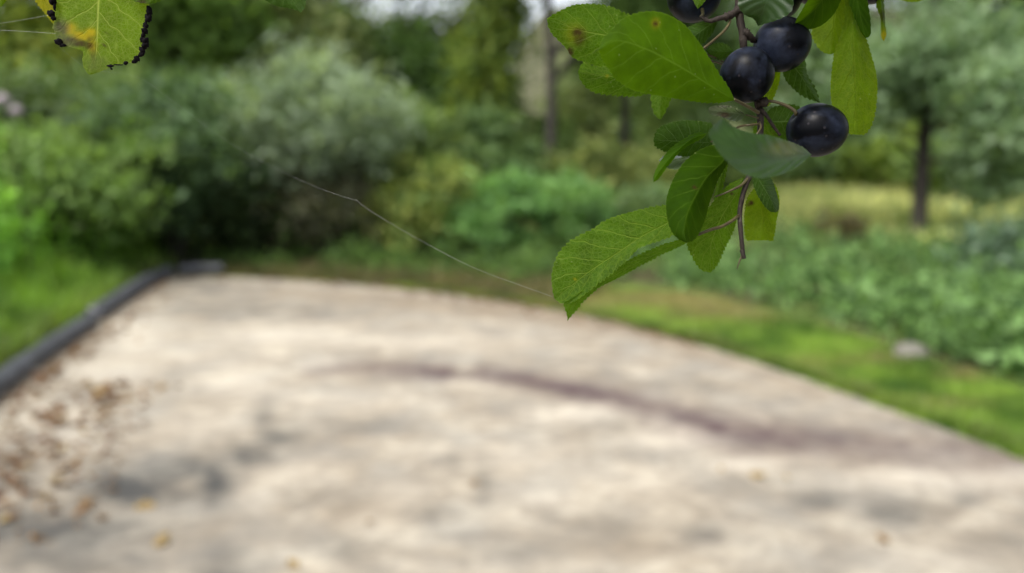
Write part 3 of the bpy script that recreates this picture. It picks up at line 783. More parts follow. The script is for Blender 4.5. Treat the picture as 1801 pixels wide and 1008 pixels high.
LM = {  # bright and dark variants carry backlight and shade in their colours
    'mid': leaf_mat("green_leaf", (.020, .062, .001), (.13, .27, .001), .56, vein=(.22, .33, .04), vstr=.9, ret=2.0, bstr=1.0, spec=.14),
    'bright': leaf_mat("backlit_leaf", (.026, .062, .001), (.19, .32, .001), .64, vein=(.25, .33, .02), vstr=.3, ret=2.0, bstr=.8, spec=.12),
    'smooth': leaf_mat("smooth_green_leaf", (.028, .072, .001), (.15, .285, .001), .56, .6, vein=(.14, .25, .02), vstr=.45, ret=.3, bstr=.25, spec=.08),
    'dark': leaf_mat("shade_green_leaf", (.014, .040, .002), (.055, .12, .002), .5, vein=(.12, .20, .05), vstr=.8, ret=1.1, bstr=.8, spec=.12),
    'deep': leaf_mat("shade_smooth_leaf", (.014, .040, .0006), (.065, .135, .0006), .5, .65, vein=(.09, .16, .015), vstr=.5, ret=.2, bstr=.15, spec=.04),
    'blue': leaf_mat("bloomed_leaf", (.018, .046, .008), (.05, .11, .003), .38, .42, vein=(.06, .10, .05), vstr=.25, ret=.1, spec=.42, bstr=.12),
    'pale': leaf_mat("pale_leaf", (.08, .115, .055), (.08, .13, .04), .3, .25, vein=(.22, .28, .17), vstr=.7, ret=.3, spec=1.0),
    'bramble': leaf_mat("bramble_leaf", (.034, .085, .001), (.24, .39, .002), .6, .6, vein=(.36, .44, .08), vstr=1.0, ret=2.2, bstr=1.0, spec=.1),
}

def leaf(root, base, tip, L, Rr, mid=None, db=.185, dt=.185, eL=.003, eR=.003, bow=0.0, mat='mid', teeth=34, amp=1.2, label=None, spots=None, n=150, seed=0, rip=.00025, trunc=None):
    """blade described by its two margins and midrib in photo pixels with its own depths (m):
    db/dt base and tip distance, eL/eR how far each margin stands behind (+) or before (-) the midrib"""
    r = np.random.default_rng(seed + 1000)
    base = tuple(base); tip = tuple(tip)
    Mp = spline([base] + list(mid or []) + [tip], n)
    Lp = spline([base] + list(L) + [tip], n); Rp = spline([base] + list(Rr) + [tip], n)
    t = np.linspace(0, 1, n)
    S = np.sin(math.pi * np.clip(t, 0, 1)) ** .7
    Md = db + (dt - db) * t + bow * np.sin(math.pi * t)
    nh = 10
    cols, uvs, pxs = [], [], []
    ph = r.uniform(0, 6)
    for s, E, e in ((-1, Lp, eL), (1, Rp, eR)):
        rngv = np.linspace(1, 0, nh + 1) if s < 0 else np.linspace(0, 1, nh + 1)[1:]
        d = E - Mp; ln = np.linalg.norm(d, axis=1) + 1e-9; dirn = d / ln[:, None]
        tt = np.clip((t - .04) / .96, 0, 1) * round(teeth * .68)
        saw = (tt - np.floor(tt)) ** .8 * amp * 2.2 * (0.55 + .9 * (np.sin(np.floor(tt) * 12.9 + ph) * .5 + .5))
        saw = saw * np.clip(ln / 6, 0, 1) * sm(.03, .12, t)
        E2 = E + dirn * (saw - amp * .5)[:, None]
        for v in rngv:
            tgt = E + (E2 - E) * max(0, (v - .78) / .22)
            p = Mp + v * (tgt - Mp)
            dep = Md + e * S * v ** 1.35 + rip * np.sin(2 * math.pi * (7.5 * t - 1.7 * v) + ph) * v * (1 - v * .3) * S + rip * .9 * np.sin(t * 9 + ph + s) * v ** 2
            cols.append(P(p[:, 0], p[:, 1], dep)); pxs.append(p)
            uvs.append(np.stack([t, np.full(n, .5 + .5 * s * v)], 1))
    V = np.stack(cols, 1); nc = V.shape[1]
    V = V.reshape(-1, 3); UVs = np.stack(uvs, 1).reshape(-1, 2); PXs = np.stack(pxs, 1).reshape(-1, 2)
    i = np.arange(n * nc).reshape(n, nc)
    f = np.stack([i[:-1, :-1], i[:-1, 1:], i[1:, 1:], i[1:, :-1]], -1).reshape(-1, 4)
    at = {"yellow": np.zeros(len(V)), "brown": np.zeros(len(V)), "grey": np.zeros(len(V))}
    for kd, x, y, rx, ry, a in (spots or []):
        dd = ((PXs[:, 0] - x) / rx) ** 2 + ((PXs[:, 1] - y) / ry) ** 2
        at[kd] = np.maximum(at[kd], a * np.clip(1.6 * np.exp(-dd), 0, 1))
    o = mesh_obj("leaf", V, f, LM[mat], root, smooth=True, attrs=at, uv=UVs)
    if label: o["label"] = label
    return o

hub = P(1299, -150, .19)
br = empty("blackthorn_branch", hub, "hanging blackthorn branch with dark blue sloes and toothed green leaves", "branch")

r = np.random.default_rng(88)
bb = empty("overhead_shade_bush", (2.2, -.9, ground_z(2.2, -.9)), "unseen blackthorn bush added overhead to shade the hanging branch", "shrub")  # out of view, added to shade the leaves and sloes below
cl = clump_set(r, (.55, .45, 2.55), (1.5, 1.05, .28), 26, .30)
cl = [(c, q) for c, q in cl if c[2] - q[2] * 1.2 > 1.5 + .42 + .26 * max(0, c[1] + q[1])]
v, f, t = cloud(r, cl, 5200, .05, (.03, .06, .008), (.07, .13, .02))
mesh_obj("foliage", v, f, M_FOL, bb, attrs={"tint": t})
sv, sf = stems_geo(r, (2.2, -.9, ground_z(2.2, -.9)), [c for c, _ in cl[::2]], .03, .2)
mesh_obj("stem", sv, sf, M_BARK, bb, smooth=True)

# twigs
m = NT("twig_bark"); o = m.obj(); nz = m.noise(o, 700, 5, .65)
M_TWIG = m.done(m.pbsdf(m.ramp(nz, (.3, (.010, .006, .005)), (.6, (.026, .018, .013)), (.8, (.11, .105, .09))), .75, m.bump(nz, .7, .0004), .3))
m = NT("green_stalk"); o = m.obj(); nz = m.noise(o, 500, 4, .6)
M_STALK = m.done(m.pbsdf(m.ramp(nz, (.3, (.035, .022, .010)), (.7, (.075, .065, .022))), .5, m.bump(nz, .3, .0002), .4))
def twig(name, pts, r0, r1, mat, parent=br, n=26, seg=10, knob=0.0, seed=0):
    "pts: (px,py,depth); radii in photo pixels"
    a = np.array(pts, float); s = spline(a * np.array([1, 1, 1300.]), n) / np.array([1, 1, 1300.])
    w = P(s[:, 0], s[:, 1], s[:, 2])
    rr = np.linspace(r0, r1, n) * s[:, 2] / F
    q = np.random.default_rng(seed)
    rr = rr * (1 + knob * np.abs(q.normal(size=n)))
    v, f = tube_geo(w, rr, seg, knob * .6, seed)
    return mesh_obj(name, v, f, mat, parent, smooth=True)
T = M_TWIG
twig("twig", [(1285, -420, .196), (1292, -200, .192), (1300, -20, .189), (1301, 30, .188), (1306, 60, .188), (1309, 90, .189), (1318, 140, .1965), (1334, 185, .189), (1337, 200, .188)], 9, 5.2, T, n=70, knob=.12)
twig("twig", [(1337, 195, .188), (1337, 240, .187), (1330, 290, .186), (1317, 312, .1855), (1306, 345, .185), (1301, 378, .185), (1304, 420, .184), (1307, 446, .184)], 5.5, 3.4, T, n=60, knob=.07, seed=2)
twig("spur", [(1300, 18, .188), (1290, 24, .187), (1279, 29, .186), (1262, 33, .186), (1248, 37, .186), (1232, 30, .187)], 6, 2.6, T, knob=.25, seed=3)
twig("spur", [(1306, 55, .188), (1316, 62, .188), (1322, 68, .189), (1328, 72, .19)], 7, 3.5, T, knob=.3, seed=4, n=14)
twig("spur", [(1330, 182, .188), (1342, 180, .187), (1348, 178, .187)], 9, 6, T, knob=.3, seed=5, n=12)
twig("spur", [(1338, 192, .187), (1349, 205, .187), (1360, 222, .188), (1372, 238, .189)], 3.2, 2.0, T, knob=.15, seed=6)
twig("bud", [(1304, 440, .184), (1307, 448, .1835), (1309, 455, .1835)], 3.4, 3.0, T, n=8, knob=.2, seed=7)
twig("thorn", [(1305, 450, .184), (1300, 461, .184), (1296, 474, .184)], 2.2, .6, M_STALK, n=12)
twig("leaf_stalk", [(1317, 312, .1855), (1305, 325, .184), (1290, 333, .183), (1272, 341, .183), (1258, 346, .184)], 3.0, 1.2, M_STALK)
twig("leaf_stalk", [(1300, 379, .185), (1288, 388, .183), (1270, 398, .182), (1250, 404, .181), (1227, 413, .181)], 3.1, 2.6, M_STALK)
twig("leaf_stalk", [(1285, 32, .187), (1282, 42, .186), (1273, 55, .185), (1255, 71, .183), (1238, 85, .181)], 2.6, 2.4, M_STALK)
twig("leaf_stalk", [(1310, 110, .196), (1280, 112, .195), (1262, 103, .193), (1240, 94, .191)], 1.8, 1.6, M_STALK)
twig("leaf_stalk", [(1310, 118, .196), (1285, 118, .196), (1262, 110, .194), (1245, 106, .192)], 1.8, 1.6, M_STALK)
twig("leaf_stalk", [(1334, 198, .186), (1318, 189, .183), (1305, 182, .181), (1291, 175, .178)], 3.2, 2.4, M_STALK)
twig("leaf_stalk", [(1334, 208, .187), (1325, 205, .188), (1312, 202, .189)], 1.6, 1.4, M_STALK)
twig("leaf_stalk", [(1336, 218, .186), (1318, 220, .184), (1300, 223, .186), (1275, 238, .188), (1250, 250, .189)], 2.2, 1.6, M_STALK)
twig("leaf_stalk", [(1336, 215, .187), (1338, 225, .183), (1330, 238, .182), (1326, 248, .184)], 1.8, 1.5, M_STALK)

# berries
m = NT("sloe_skin"); o = m.obj()
b1 = m.noise(o, 130, 4, .55, .3); b2 = m.noise(o, 900, 4, .7); geo = m.n("NewGeometry")
bl = m.math('MULTIPLY', m.ramp(b1, (.44, .04), (.68, 1.0)), m.ramp(b2, (.25, .6), (.7, 1.0)))
colb = m.mix(bl, (.0005, .0006, .0012), (.020, .026, .046))
vv3 = m.n("TexVoronoi", i_Vector=o); vv3.inputs["Scale"].default_value = 420
colb = m.mix(m.math('LESS_THAN', vv3.outputs["Distance"], .13), colb, (.018, .016, .02))
M_SLOE = m.done(m.pbsdf(colb, m.math('MULTIPLY_ADD', bl, .20, .33), m.bump(b2, .12, .0002), .09))
def berry(px, py, rx, ry, d, stalk, seed, label=None):
    r = np.random.default_rng(seed)
    c = P(px, py, d); s = d / F
    N, Mr = 56, 40
    sd_ = P(stalk[-1][0], stalk[-1][1], stalk[-1][2]) - c
    ax = sd_ / np.linalg.norm(sd_)
    V = []
    for i in range(Mr + 1):
        th = math.pi * i / Mr
        for j in range(N):
            a = 2 * math.pi * j / N
            V.append((math.sin(th) * math.cos(a), math.sin(th) * math.sin(a), math.cos(th)))
    V = np.array(V)
    k = 1 + .012 * np.sin(3 * V[:, 0] + seed) + .01 * np.cos(4 * V[:, 1] + 2 * V[:, 2] + seed)
    cosd = V[:, 0] * (ax @ RT) + V[:, 2] * (ax @ UP) + V[:, 1] * (ax @ FWD)
    k = k - .10 * np.exp(-((1 - cosd) / .02))
    Wd = c + s * (V[:, 0:1] * rx * RT + V[:, 2:3] * ry * UP + V[:, 1:2] * (rx + ry) / 2 * FWD) * k[:, None]
    idx = np.arange((Mr + 1) * N).reshape(Mr + 1, N)
    f = np.stack([idx[:-1], idx[1:], np.roll(idx, -1, 1)[1:], np.roll(idx, -1, 1)[:-1]], -1).reshape(-1, 4)
    o = mesh_obj("berry", Wd, f, M_SLOE, br, smooth=True)
    if label: o["label"] = label
    st_ = twig("berry_stalk", stalk, 2.6, 3.2, M_STALK, parent=br, n=14)
    mw = st_.data
    st_.parent = o
    return o
def on(px, py, d, rr, dx, dy, dz=0):
    "point on a berry's surface in direction (dx,dy) in the picture, dz away"
    q = math.sqrt(dx * dx + dy * dy + dz * dz)
    return (px + rr * .93 * dx / q, py + rr * .93 * dy / q, d + rr * .93 * dz / q * d / F)
berry(1313, 132, 47, 47.5, .1845, [(1316, 100, .197), (1316, 105, .195), on(1313, 132, .1845, 47, .1, -.5, 1)], 1, "sloe between the largest smooth leaf and the upper sloe")
berry(1375, 78, 49.5, 46.5, .190, [(1322, 68, .189), (1326, 72, .19), on(1375, 78, .19, 48, -1, -.12, 0)], 2, "uppermost of the three sloes fully in view")
berry(1437, 229, 52, 46.5, .187, [(1348, 178, .187), (1363, 179, .186), (1385, 187, .186), (1399, 197, .186), on(1437, 229, .187, 50, -.8, -.55, -.1)], 3, "lowest sloe hanging on the long brown stalk")
berry(1221, -8, 47, 47, .193, [(1232, 30, .187), (1236, 25, .187), on(1221, -8, .193, 46, .35, .6, -.8)], 4, "sloe cut by the top edge above the large smooth leaf")
berry(1368, -4, 41, 40, .199, [(1300, -30, .19), (1315, -30, .194), on(1368, -4, .199, 40, -1, -.5, 0)], 5, "sloe half hidden behind a rounded leaf")
berry(1437, -38, 46, 45, .197, [(1290, -150, .191), (1380, -140, .194), on(1437, -38, .197, 45, -.4, -1, 0)], 6)
berry(1535, -41, 46, 45, .195, [(1290, -220, .192), (1450, -200, .194), on(1535, -41, .195, 45, -.3, -1, 0)], 7)

# leaves: margins L then R from base to tip (photo pixels), then midrib
leaf(br, (1240, 94), (962, 33), [(1205, 70), (1165, 45), (1130, 34), (1104, 27), (1083, 17), (1059, 9), (1029, 7), (1005, 10), (985, 20)],
     [(1210, 115), (1160, 128), (1110, 126), (1070, 120), (1035, 111), (1008, 101), (995, 84), (984, 73), (968, 54)],
     [(1180, 88), (1120, 70), (1068, 62), (1029, 55), (990, 43)], .191, .190, -.002, .004, .002, 'mid', 46, 1.6,
     "leaf with brown blotches and finely toothed edge, upper left of the branch",
     [('brown', 1016, 58, 9, 7, .9), ('brown', 1018, 70, 8, 10, .75), ('brown', 1024, 64, 7, 12, .6), ('brown', 1003, 91, 5, 7, 1.0), ('yellow', 1010, 60, 16, 16, .25)])
leaf(br, (1245, 106), (1016, 126), [(1200, 105), (1140, 108), (1090, 112), (1060, 118), (1044, 117), (1026, 111)],
     [(1205, 140), (1160, 158), (1130, 167), (1110, 169), (1074, 166), (1050, 163), (1033, 155), (1021, 141)],
     [(1200, 122), (1130, 132), (1068, 134), (1035, 130)], .192, .1865, .001, .003, .001, 'mid', 38, 1.5, "small toothed leaf peeping out below the large smooth leaf", [('yellow', 1068, 134, 2.5, 2.5, .4)], seed=2)
leaf(br, (1293, 177), (1054, 88), [(1284, 158), (1267, 134), (1252, 110), (1235, 83), (1220, 62), (1202, 42), (1178, 28), (1154, 21), (1124, 23), (1098, 33), (1078, 51), (1060, 70)],
     [(1270, 180), (1240, 180), (1214, 177), (1178, 172), (1142, 165), (1110, 156), (1083, 138), (1068, 117), (1057, 99)],
     [(1265, 160), (1238, 143), (1208, 124), (1178, 107), (1148, 91), (1107, 75), (1080, 72)], .178, .166, .002, .003, -.002, 'smooth', 40, 1.0,
     "largest smooth bright leaf with one brown dot", [('brown', 1153, 41, 4.2, 4.2, 1.0), ('yellow', 1153, 41, 7, 7, .35)], seed=3, rip=.00012)
leaf(br, (1168, 120), (1162, 211), [(1146, 150), (1145, 168), (1148, 190), (1154, 204)], [(1184, 150), (1180, 172), (1170, 196)], [(1163, 160), (1161, 190)], .190, .189, .002, .001, 0, 'mid', 12, .8,
     "pointed leaf tip hanging below the large smooth leaf", seed=4, n=60)
leaf(br, (1312, 202), (1245, 194), [(1298, 192), (1282, 187), (1262, 186), (1250, 188)], [(1300, 212), (1288, 212), (1271, 206), (1252, 202)], [(1290, 199), (1265, 197)], .189, .183, -.006, .001, 0, 'pale', 18, .7,
     "small curled pale leaf with a brown mark", [('brown', 1275, 202, 8, 4, .9), ('brown', 1266, 200, 5, 3, .6)], seed=5, n=70)
leaf(br, (1253, 251), (1149, 247), [(1253, 221), (1238, 215), (1216, 212), (1195, 213), (1173, 219), (1157, 229)], [(1253, 256), (1240, 266), (1215, 275), (1195, 274), (1173, 267), (1155, 258)],
     [(1227, 250), (1184, 248)], .189, .185, .003, .002, 0, 'dark', 26, 1.4, "round toothed dark leaf left of the grey green curled leaf", seed=6, n=90)
leaf(br, (1243, 235), (1149, 321), [(1227, 233), (1201, 246), (1178, 263), (1161, 285), (1150, 308)], [(1237, 242), (1212, 255), (1192, 271), (1173, 295), (1158, 315)], [(1215, 246), (1180, 277), (1156, 307)],
     .182, .178, .003, .004, 0, 'smooth', 20, .5, "narrow leaf seen nearly edge on, drooping left", seed=7, n=80)
leaf(br, (1250, 262), (1158, 282), [(1225, 255), (1195, 264), (1170, 273)], [(1235, 286), (1205, 296), (1180, 297), (1166, 290)], [(1215, 277), (1180, 284)], .193, .183, .010, -.006, 0, 'pale', 14, .6,
     "leaf showing a white glossy patch behind the narrow leaf", seed=8, n=70)
leaf(br, (1279, 260), (1207, 427), [(1262, 255), (1240, 260), (1222, 270), (1200, 290), (1182, 320), (1172, 351), (1173, 381), (1180, 404), (1192, 419)],
     [(1281, 283), (1264, 313), (1250, 351), (1239, 389), (1227, 414), (1217, 424)], [(1272, 283), (1242, 313), (1220, 351), (1208, 378), (1203, 408)], .182, .169, .0045, .006, -.002, 'deep', 34, .6,
     "large dark oval leaf hanging in the middle of the branch", [('brown', 1222, 330, 3.2, 3, 1.0)], seed=9)
leaf(br, (1279, 262), (1257, 372), [(1270, 290), (1262, 320), (1256, 350)], [(1279, 290), (1273, 320), (1266, 350)], [(1274, 290), (1267, 320), (1261, 350)], .188, .189, .002, .001, 0, 'mid', 18, .9,
     "narrow leaf sliver behind the large dark oval leaf", seed=10, n=70)
leaf(br, (1428, 272), (1270, 208), [(1424, 276), (1408, 288), (1391, 299), (1369, 308), (1347, 312), (1328, 312), (1310, 307), (1293, 296), (1275, 279), (1262, 263), (1253, 248), (1247, 235), (1257, 219)],
     [(1413, 260), (1391, 250), (1369, 243), (1347, 237), (1325, 235), (1304, 229), (1288, 222)], [(1404, 272), (1372, 278), (1338, 272), (1303, 254), (1280, 233)], .172, .155, -.0085, .005, -.010, 'blue', 30, .5,
     "grey green leaf curled like a boat, closest of all", [('yellow', 1380, 262, 26, 12, .12), ('brown', 1385, 254, 22, 5, .2)], seed=11, rip=.0004)
leaf(br, (1205, 372), (975, 526), [(1190, 364), (1170, 362), (1136, 367), (1102, 375), (1072, 385), (1056, 394), (1049, 401), (1030, 411), (1002, 427), (982, 449), (971, 479), (971, 503)],
     [(1196, 402), (1181, 414), (1158, 424), (1125, 436), (1104, 455), (1076, 478), (1046, 502), (1015, 527), (992, 534)], [(1174, 392), (1129, 416), (1091, 442), (1042, 474), (1005, 502)],
     .183, .186, .001, -.002, -.002, 'mid', 46, 1.8, "longest toothed leaf at the lower left with pale veins", [('yellow', 1012, 492, 2.2, 2.2, .5)], seed=12)
leaf(br, (1229, 411), (998, 565), [(1212, 416), (1190, 423), (1166, 431), (1129, 447), (1097, 462), (1068, 478), (1040, 500), (1015, 519), (994, 533), (994, 540), (997, 552)],
     [(1215, 423), (1190, 436), (1166, 446), (1129, 465), (1091, 487), (1053, 506), (1028, 527), (1012, 546), (1004, 557)], [(1204, 423), (1166, 441), (1125, 460), (1085, 482), (1045, 504), (1018, 528), (1003, 550)],
     .183, .185, -.0015, .001, 0, 'mid', 50, 1.4, "folded narrow leaf ending in the lowest pointed tip", seed=13)
leaf(br, (1308, 311), (1250, 480), [(1290, 320), (1276, 331), (1261, 348), (1243, 370), (1224, 406), (1210, 429), (1219, 453), (1233, 474)],
     [(1305, 343), (1298, 377), (1290, 405), (1276, 432), (1262, 464)], [(1297, 338), (1280, 363), (1264, 393), (1250, 434)], .188, .187, .001, .002, 0, 'mid', 34, 1.3, "toothed diamond shaped leaf behind the brown leaf stalk", [('brown', 1287, 341, 2.6, 2.4, 1.0)], seed=14)
leaf(br, (1338, 322), (1337, 423), [(1322, 338), (1313, 352), (1309, 380), (1310, 404), (1313, 421), (1325, 422)], [(1355, 321), (1366, 332), (1371, 358), (1365, 390), (1359, 421), (1348, 422)],
     [(1340, 352), (1343, 390)], .190, .190, .002, .002, 0, 'bright', 30, 1.2, "square ended bright leaf right of the hanging twig", [('brown', 1321, 357, 4, 4, 1.0), ('brown', 1317, 360, 3, 3, .8)], seed=15, n=90)
leaf(br, (1330, 308), (1364, 374), [(1325, 318), (1329, 335), (1340, 356), (1353, 371)], [(1350, 310), (1358, 318), (1365, 338), (1370, 358), (1369, 370)], [(1340, 325), (1355, 350)], .186, .184, -.001, .006, -.001, 'dark', 18, .6,
     "small dark curled leaf over the square ended leaf", seed=16, n=70)
leaf(br, (1345, -45), (1333, 46), [(1318, -25), (1300, 0), (1301, 15), (1312, 27), (1325, 33), (1330, 40)], [(1378, -30), (1393, -8), (1394, 12), (1386, 25), (1369, 34), (1348, 41)], [(1350, -10), (1343, 18), (1337, 34)],
     .183, .187, .001, -.003, -.002, 'blue', 18, .6, "rounded grey green leaf in front of a half hidden sloe", seed=17, n=90)
leaf(br, (1231, -50), (1227, 16), [(1212, -35), (1213, -15), (1220, 2)], [(1252, -35), (1252, -18), (1241, 0), (1232, 11)], [(1230, -20), (1228, 5)], .184, .183, .001, .001, 0, 'mid', 14, .8, "pointed leaf tip over the topmost left sloe", seed=18, n=60)
leaf(br, (1480, -70), (1398, 42), [(1450, -50), (1430, -15), (1412, 15), (1402, 32)], [(1486, -30), (1478, 2), (1467, 24), (1449, 42), (1428, 51), (1410, 50)], [(1462, -30), (1440, 8), (1415, 33)],
     .184, .184, -.006, .003, 0, 'deep', 22, .5, "dark leaf with a pale shining margin beside the upper sloe", seed=19, n=90)
leaf(br, (1480, -70), (1461, 96), [(1450, -30), (1436, 10), (1429, 50), (1431, 68), (1440, 84), (1450, 93)], [(1500, -30), (1500, 0), (1492, 36), (1484, 65), (1474, 89)], [(1472, -10), (1466, 50)], .193, .192, .003, .003, 0, 'bright', 32, 1.4,
     "short yellow green backlit leaf left of the longest hanging one", seed=20, n=100)
leaf(br, (1500, -80), (1508, 237), [(1484, -40), (1486, 18), (1480, 60), (1469, 90), (1463, 125), (1461, 161), (1467, 193), (1480, 220), (1494, 234)],
     [(1508, -40), (1512, 30), (1521, 62), (1531, 95), (1540, 125), (1543, 155), (1539, 193), (1531, 221), (1520, 235)], [(1499, 0), (1501, 80), (1505, 160)], .188, .187, .0035, .0035, -.001, 'bright', 60, 1.3,
     "longest hanging yellow green leaf at the right of the branch", seed=21)
leaf(br, (1500, -80), (1522, 68), [(1488, -40), (1490, -10), (1500, 22), (1512, 52)], [(1520, -40), (1525, 0), (1530, 30), (1531, 60)], [(1506, -10), (1515, 35)], .184, .185, .001, .001, 0, 'deep', 18, .6,
     "dark leaf partly covering the top of the longest hanging leaf", seed=22, n=70)
leaf(br, (1545, -40), (1555, 73), [(1540, -10), (1542, 12), (1548, 30), (1549, 52), (1550, 66)], [(1552, -10), (1555, 12), (1557, 40), (1559, 60)], [(1548, 0), (1552, 30), (1554, 55)], .192, .192, .004, .002, 0, 'bright', 16, 1.0,
     "thin withered strip of leaf hanging on its own", [('brown', 1552, 28, 5, 8, .7), ('yellow', 1554, 66, 5, 12, .7)], seed=23, n=70)
leaf(br, (1600, -60), (1604, 4), [(1575, -35), (1572, -12), (1588, 1)], [(1635, -35), (1640, -14), (1620, 1)], [(1601, -20)], .192, .191, .001, .001, 0, 'bright', 18, 1.0, seed=24, n=60)
leaf(br, (1372, 104), (1443, 182), [(1376, 125), (1382, 140), (1388, 148), (1399, 158), (1410, 167), (1428, 175)], [(1402, 104), (1416, 108), (1419, 131), (1430, 150), (1438, 168)], [(1400, 122), (1418, 148), (1434, 172)], .196, .193, .002, .003, 0, 'dark', 18, 1.3,
     "dark leaf behind and below the uppermost full sloe", seed=25, n=80)
leaf(br, (1342, 190), (1374, 112), [(1340, 165), (1350, 135), (1362, 118)], [(1354, 182), (1365, 160), (1371, 140)], [(1350, 165), (1362, 135)], .193, .195, .001, .001, 0, 'bright', 18, 1.0, "bright leaf edge between two sloes", seed=26, n=60)
leaf(br, (1293, 92), (1241, 89), [(1282, 82), (1271, 77), (1253, 79)], [(1282, 96), (1268, 104), (1250, 98)], [(1268, 90)], .192, .19, .001, .002, 0, 'dark', 16, 1.2, "small dark leaf left of the middle sloe", seed=27, n=60)
leaf(br, (1262, 34), (1205, 75), [(1240, 38), (1215, 46), (1203, 58)], [(1258, 48), (1250, 62), (1232, 80), (1215, 85)], [(1245, 46), (1222, 62)], .188, .186, .002, .002, 0, 'dark', 16, 1.0, "dark leaf with pale midrib under the topmost left sloe", seed=28, n=70)
leaf(br, (1340, 212), (1425, 205), [(1355, 192), (1372, 186), (1400, 186)], [(1350, 250), (1370, 262), (1400, 255), (1418, 232)], [(1370, 214), (1400, 212)], .194, .196, .002, .003, 0, 'dark', 18, 1.0, "shaded leaf behind the lowest sloe", seed=29, n=80)
leaf(br, (1338, 200), (1352, 300), [(1326, 225), (1326, 260), (1335, 285)], [(1362, 220), (1372, 250), (1366, 285)], [(1345, 230), (1350, 265)], .193, .193, .002, .002, 0, 'mid', 18, 1.0, seed=30, n=70)

# ------------------------------------------------------------------ the leaf with blackened margins, upper left, on its own twig
lt = empty("bramble_twig", P(180, -150, .19), "bramble twig end whose leaf has black crusted margins", "branch")
leaf(lt, (181, -110), (157, 132), [(135, -90), (104, -50), (96, 0), (97, 20), (95, 47), (98, 60), (97, 70), (103, 79), (113, 82), (128, 84), (143, 89), (147, 93), (145, 104), (147, 117), (152, 126)],
     [(225, -95), (252, -50), (260, 0), (258, 20), (254, 45), (252, 62), (251, 80), (246, 95), (238, 107), (220, 111), (205, 114), (193, 118), (181, 124), (168, 129)],
     [(176, -60), (173, 0), (171, 50), (169, 90), (164, 115)], .186, .185, .001, .001, 0, 'bramble', 34, 1.3, "torn green leaf with a yellow patch and black crusted margins",
     [('yellow', 124, 52, 9, 10, 1), ('yellow', 136, 63, 10, 8, 1), ('yellow', 150, 65, 10, 6, 1), ('yellow', 159, 59, 9, 8, 1), ('yellow', 163, 78, 6, 14, .8), ('brown', 124, 71, 14, 4, .85), ('brown', 143, 77, 14, 5, .95), ('brown', 112, 76, 8, 5, .7),
      ('brown', 157, 80, 9, 6, .8), ('brown', 160, 68, 4, 6, .8), ('brown', 163, 92, 4, 10, .5), ('grey', 106, 52, 14, 18, .9), ('grey', 115, 72, 18, 12, .8), ('grey', 170, 112, 20, 16, .35),
      ('brown', 189, 58, 2, 2, .9), ('brown', 208, 55, 2, 2, .9), ('brown', 184, 80, 2, 2, .9)], seed=31)
leaf(lt, (48, -70), (96, 46), [(40, -40), (52, -15), (66, 6), (78, 22), (88, 36)], [(75, -60), (98, -30), (106, 0), (104, 25)], [(62, -30), (82, 8)], .189, .189, .001, .001, 0, 'bright', 30, 1.5, "yellow toothed leaf edge left of the black crusted leaf", [('yellow', 75, 15, 40, 40, .55)], seed=32, n=90)
leaf(lt, (290, -70), (262, 7), [(240, -50), (222, -20), (232, -1), (248, 5)], [(310, -50), (308, -20), (290, -4), (275, 4)], [(275, -25)], .183, .183, .001, .001, 0, 'mid', 20, 1.0, seed=33, n=60, spots=[('brown', 248, 4, 8, 5, .8)])
leaf(lt, (30, -90), (2, 13), [(0, -60), (-14, -30), (-10, 0)], [(40, -50), (32, -20), (14, -2)], [(15, -40), (6, -10)], .188, .188, .001, .001, 0, 'bright', 24, 1.2, seed=34, n=60)
for j, pts in enumerate([[(300, -420, .2), (230, -250, .196), (200, -170, .192), (181, -110, .186)], [(200, -170, .192), (120, -130, .19), (48, -70, .189)], [(215, -200, .193), (270, -130, .187), (290, -70, .183)],
                         [(120, -130, .19), (70, -130, .189), (30, -90, .188)]]):
    twig("twig", pts, 6 if j == 0 else 3, 2.5, M_TWIG, parent=lt, knob=.1, seed=20 + j)
m = NT("black_crust"); o = m.obj(); nz = m.noise(o, 900, 4, .6)
M_CRUST = m.done(m.pbsdf(m.ramp(nz, (.3, (.001, .0008, .001)), (.7, (.006, .004, .006))), .8, m.bump(nz, .8, .0004), .08))
def crust(lst, label):
    parts = []
    for i, (x, y, rx, ry) in enumerate(lst):
        r = np.random.default_rng(i + 50)
        c = P(x, y, .1855); s = .1855 / F
        V = []; N, Mr = 18, 12
        for a in range(Mr + 1):
            th = math.pi * a / Mr
            for b in range(N):
                ph = 2 * math.pi * b / N
                V.append((math.sin(th) * math.cos(ph), math.sin(th) * math.sin(ph), math.cos(th)))
        V = np.array(V); k = 1 + .22 * np.sin(2.6 * V[:, 0] + i) * np.cos(2.9 * V[:, 2] + 2 * i) + .12 * np.sin(6 * V[:, 2] + 5 * V[:, 0] + i)
        Wv = c + s * (V[:, 0:1] * rx * RT + V[:, 2:3] * ry * UP + V[:, 1:2] * min(rx, ry) * FWD) * k[:, None]
        idx = np.arange((Mr + 1) * N).reshape(Mr + 1, N)
        f = np.stack([idx[:-1], idx[1:], np.roll(idx, -1, 1)[1:], np.roll(idx, -1, 1)[:-1]], -1).reshape(-1, 4).tolist()
        parts.append((Wv, f))
    v, f = merge(parts)
    o = mesh_obj("crusted_margin", v, f, M_CRUST, lt, smooth=True); o["label"] = label
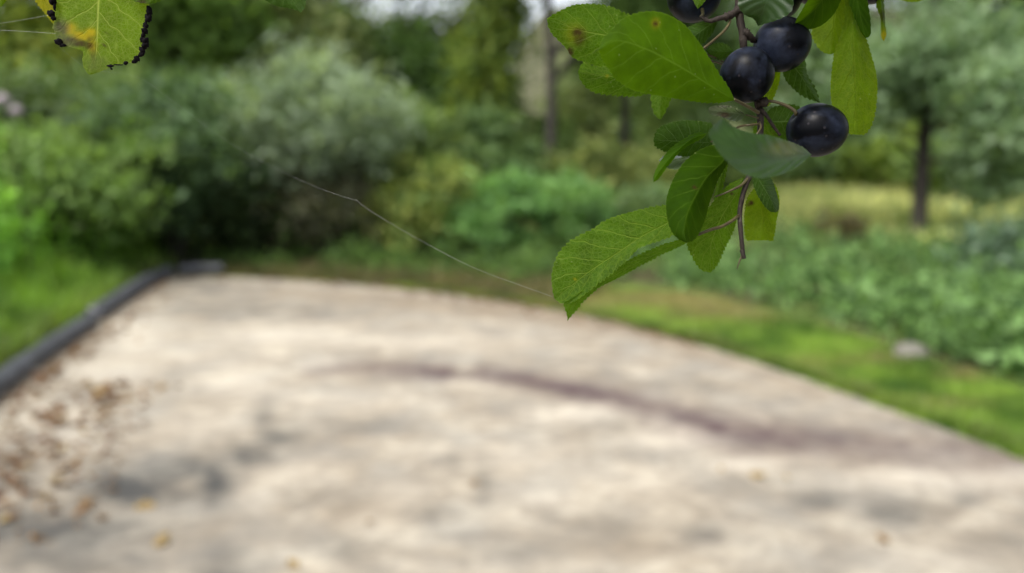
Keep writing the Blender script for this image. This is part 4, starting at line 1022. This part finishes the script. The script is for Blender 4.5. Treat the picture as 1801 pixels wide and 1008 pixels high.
crust([(262, 20, 5, 10), (261, 31, 5.5, 7), (256, 45, 4.5, 5), (255, 54, 5.5, 6), (252, 62, 4, 5), (256, 72, 6, 7), (255, 80, 6, 6), (250, 88, 5, 6), (249, 95, 4.5, 4), (241, 103, 5, 5), (237, 108, 5, 4), (250, 70, 4, 6),
       (221, 111, 4, 3.4), (208, 114, 9, 1.2), (194, 116, 6, 2.2), (196, 121, 2, 2), (257, 37, 2.2, 6), (246, 98, 4, 3)],
      "black lumpy right margin")
crust([(92, 2, 6, 7), (90, 24, 6, 6), (94, 32, 4, 4), (104, 74, 7, 6), (111, 80, 6, 3), (96, 12, 2.5, 8)], "black lumpy left margin")

l5 = empty("shrub_sprig", P(500, -120, .2), "sprig whose single leaf tip dips in from the top edge", "branch")
leaf(l5, (480, -70), (529, 23), [(455, -40), (458, -10), (472, 4), (489, 11), (508, 14), (522, 18)], [(520, -50), (534, -20), (537, 0), (535, 12)], [(500, -20), (518, 6)], .186, .186, .001, .001, 0, 'dark', 24, 1.4, seed=35, n=80)
twig("twig", [(440, -400, .2), (470, -200, .19), (480, -70, .186)], 5, 2, M_TWIG, parent=l5, seed=31)

# ------------------------------------------------------------------ spider threads
m = NT("spider_silk")
M_SILK = m.done(m.n("MixShader", i_0=.55, i_1=m.n("BsdfTransparent").outputs[0], i_2=m.pbsdf((.75, .78, .76), .35, spec=.8)).outputs[0])
def thread(pts, rad, label):
    a = np.array(pts, float); s = spline(a * np.array([1, 1, 1300.]), 80) / np.array([1, 1, 1300.])
    v, f = tube_geo(P(s[:, 0], s[:, 1], s[:, 2]), rad, 6)
    tag(mesh_obj("spider_thread", v, f, M_SILK, smooth=True), label, "spider thread", "spider threads strung between the twigs")
thread([(104, 82, .186), (125, 100, .189), (160, 122, .195), (240, 135, .21), (300, 175, .215), (380, 235, .215), (450, 278, .21), (540, 322, .20), (600, 345, .195), (627, 352, .193)], .000009,
       "long slack silk thread from the crusted leaf to the kink")
thread([(627, 352, .193), (650, 370, .192), (720, 412, .190), (800, 455, .188), (850, 478, .187), (910, 500, .186), (972, 522, .186)], .000012,
       "silk thread from the kink to the lower left leaf")
thread([(-40, 53, .188), (20, 54, .187), (97, 59, .186)], .000018, "lower short silk thread left of the crusted leaf")
thread([(-40, 45, .19), (15, 39, .188), (90, 26, .186)], .000014, "upper fainter silk thread left of the crusted leaf")
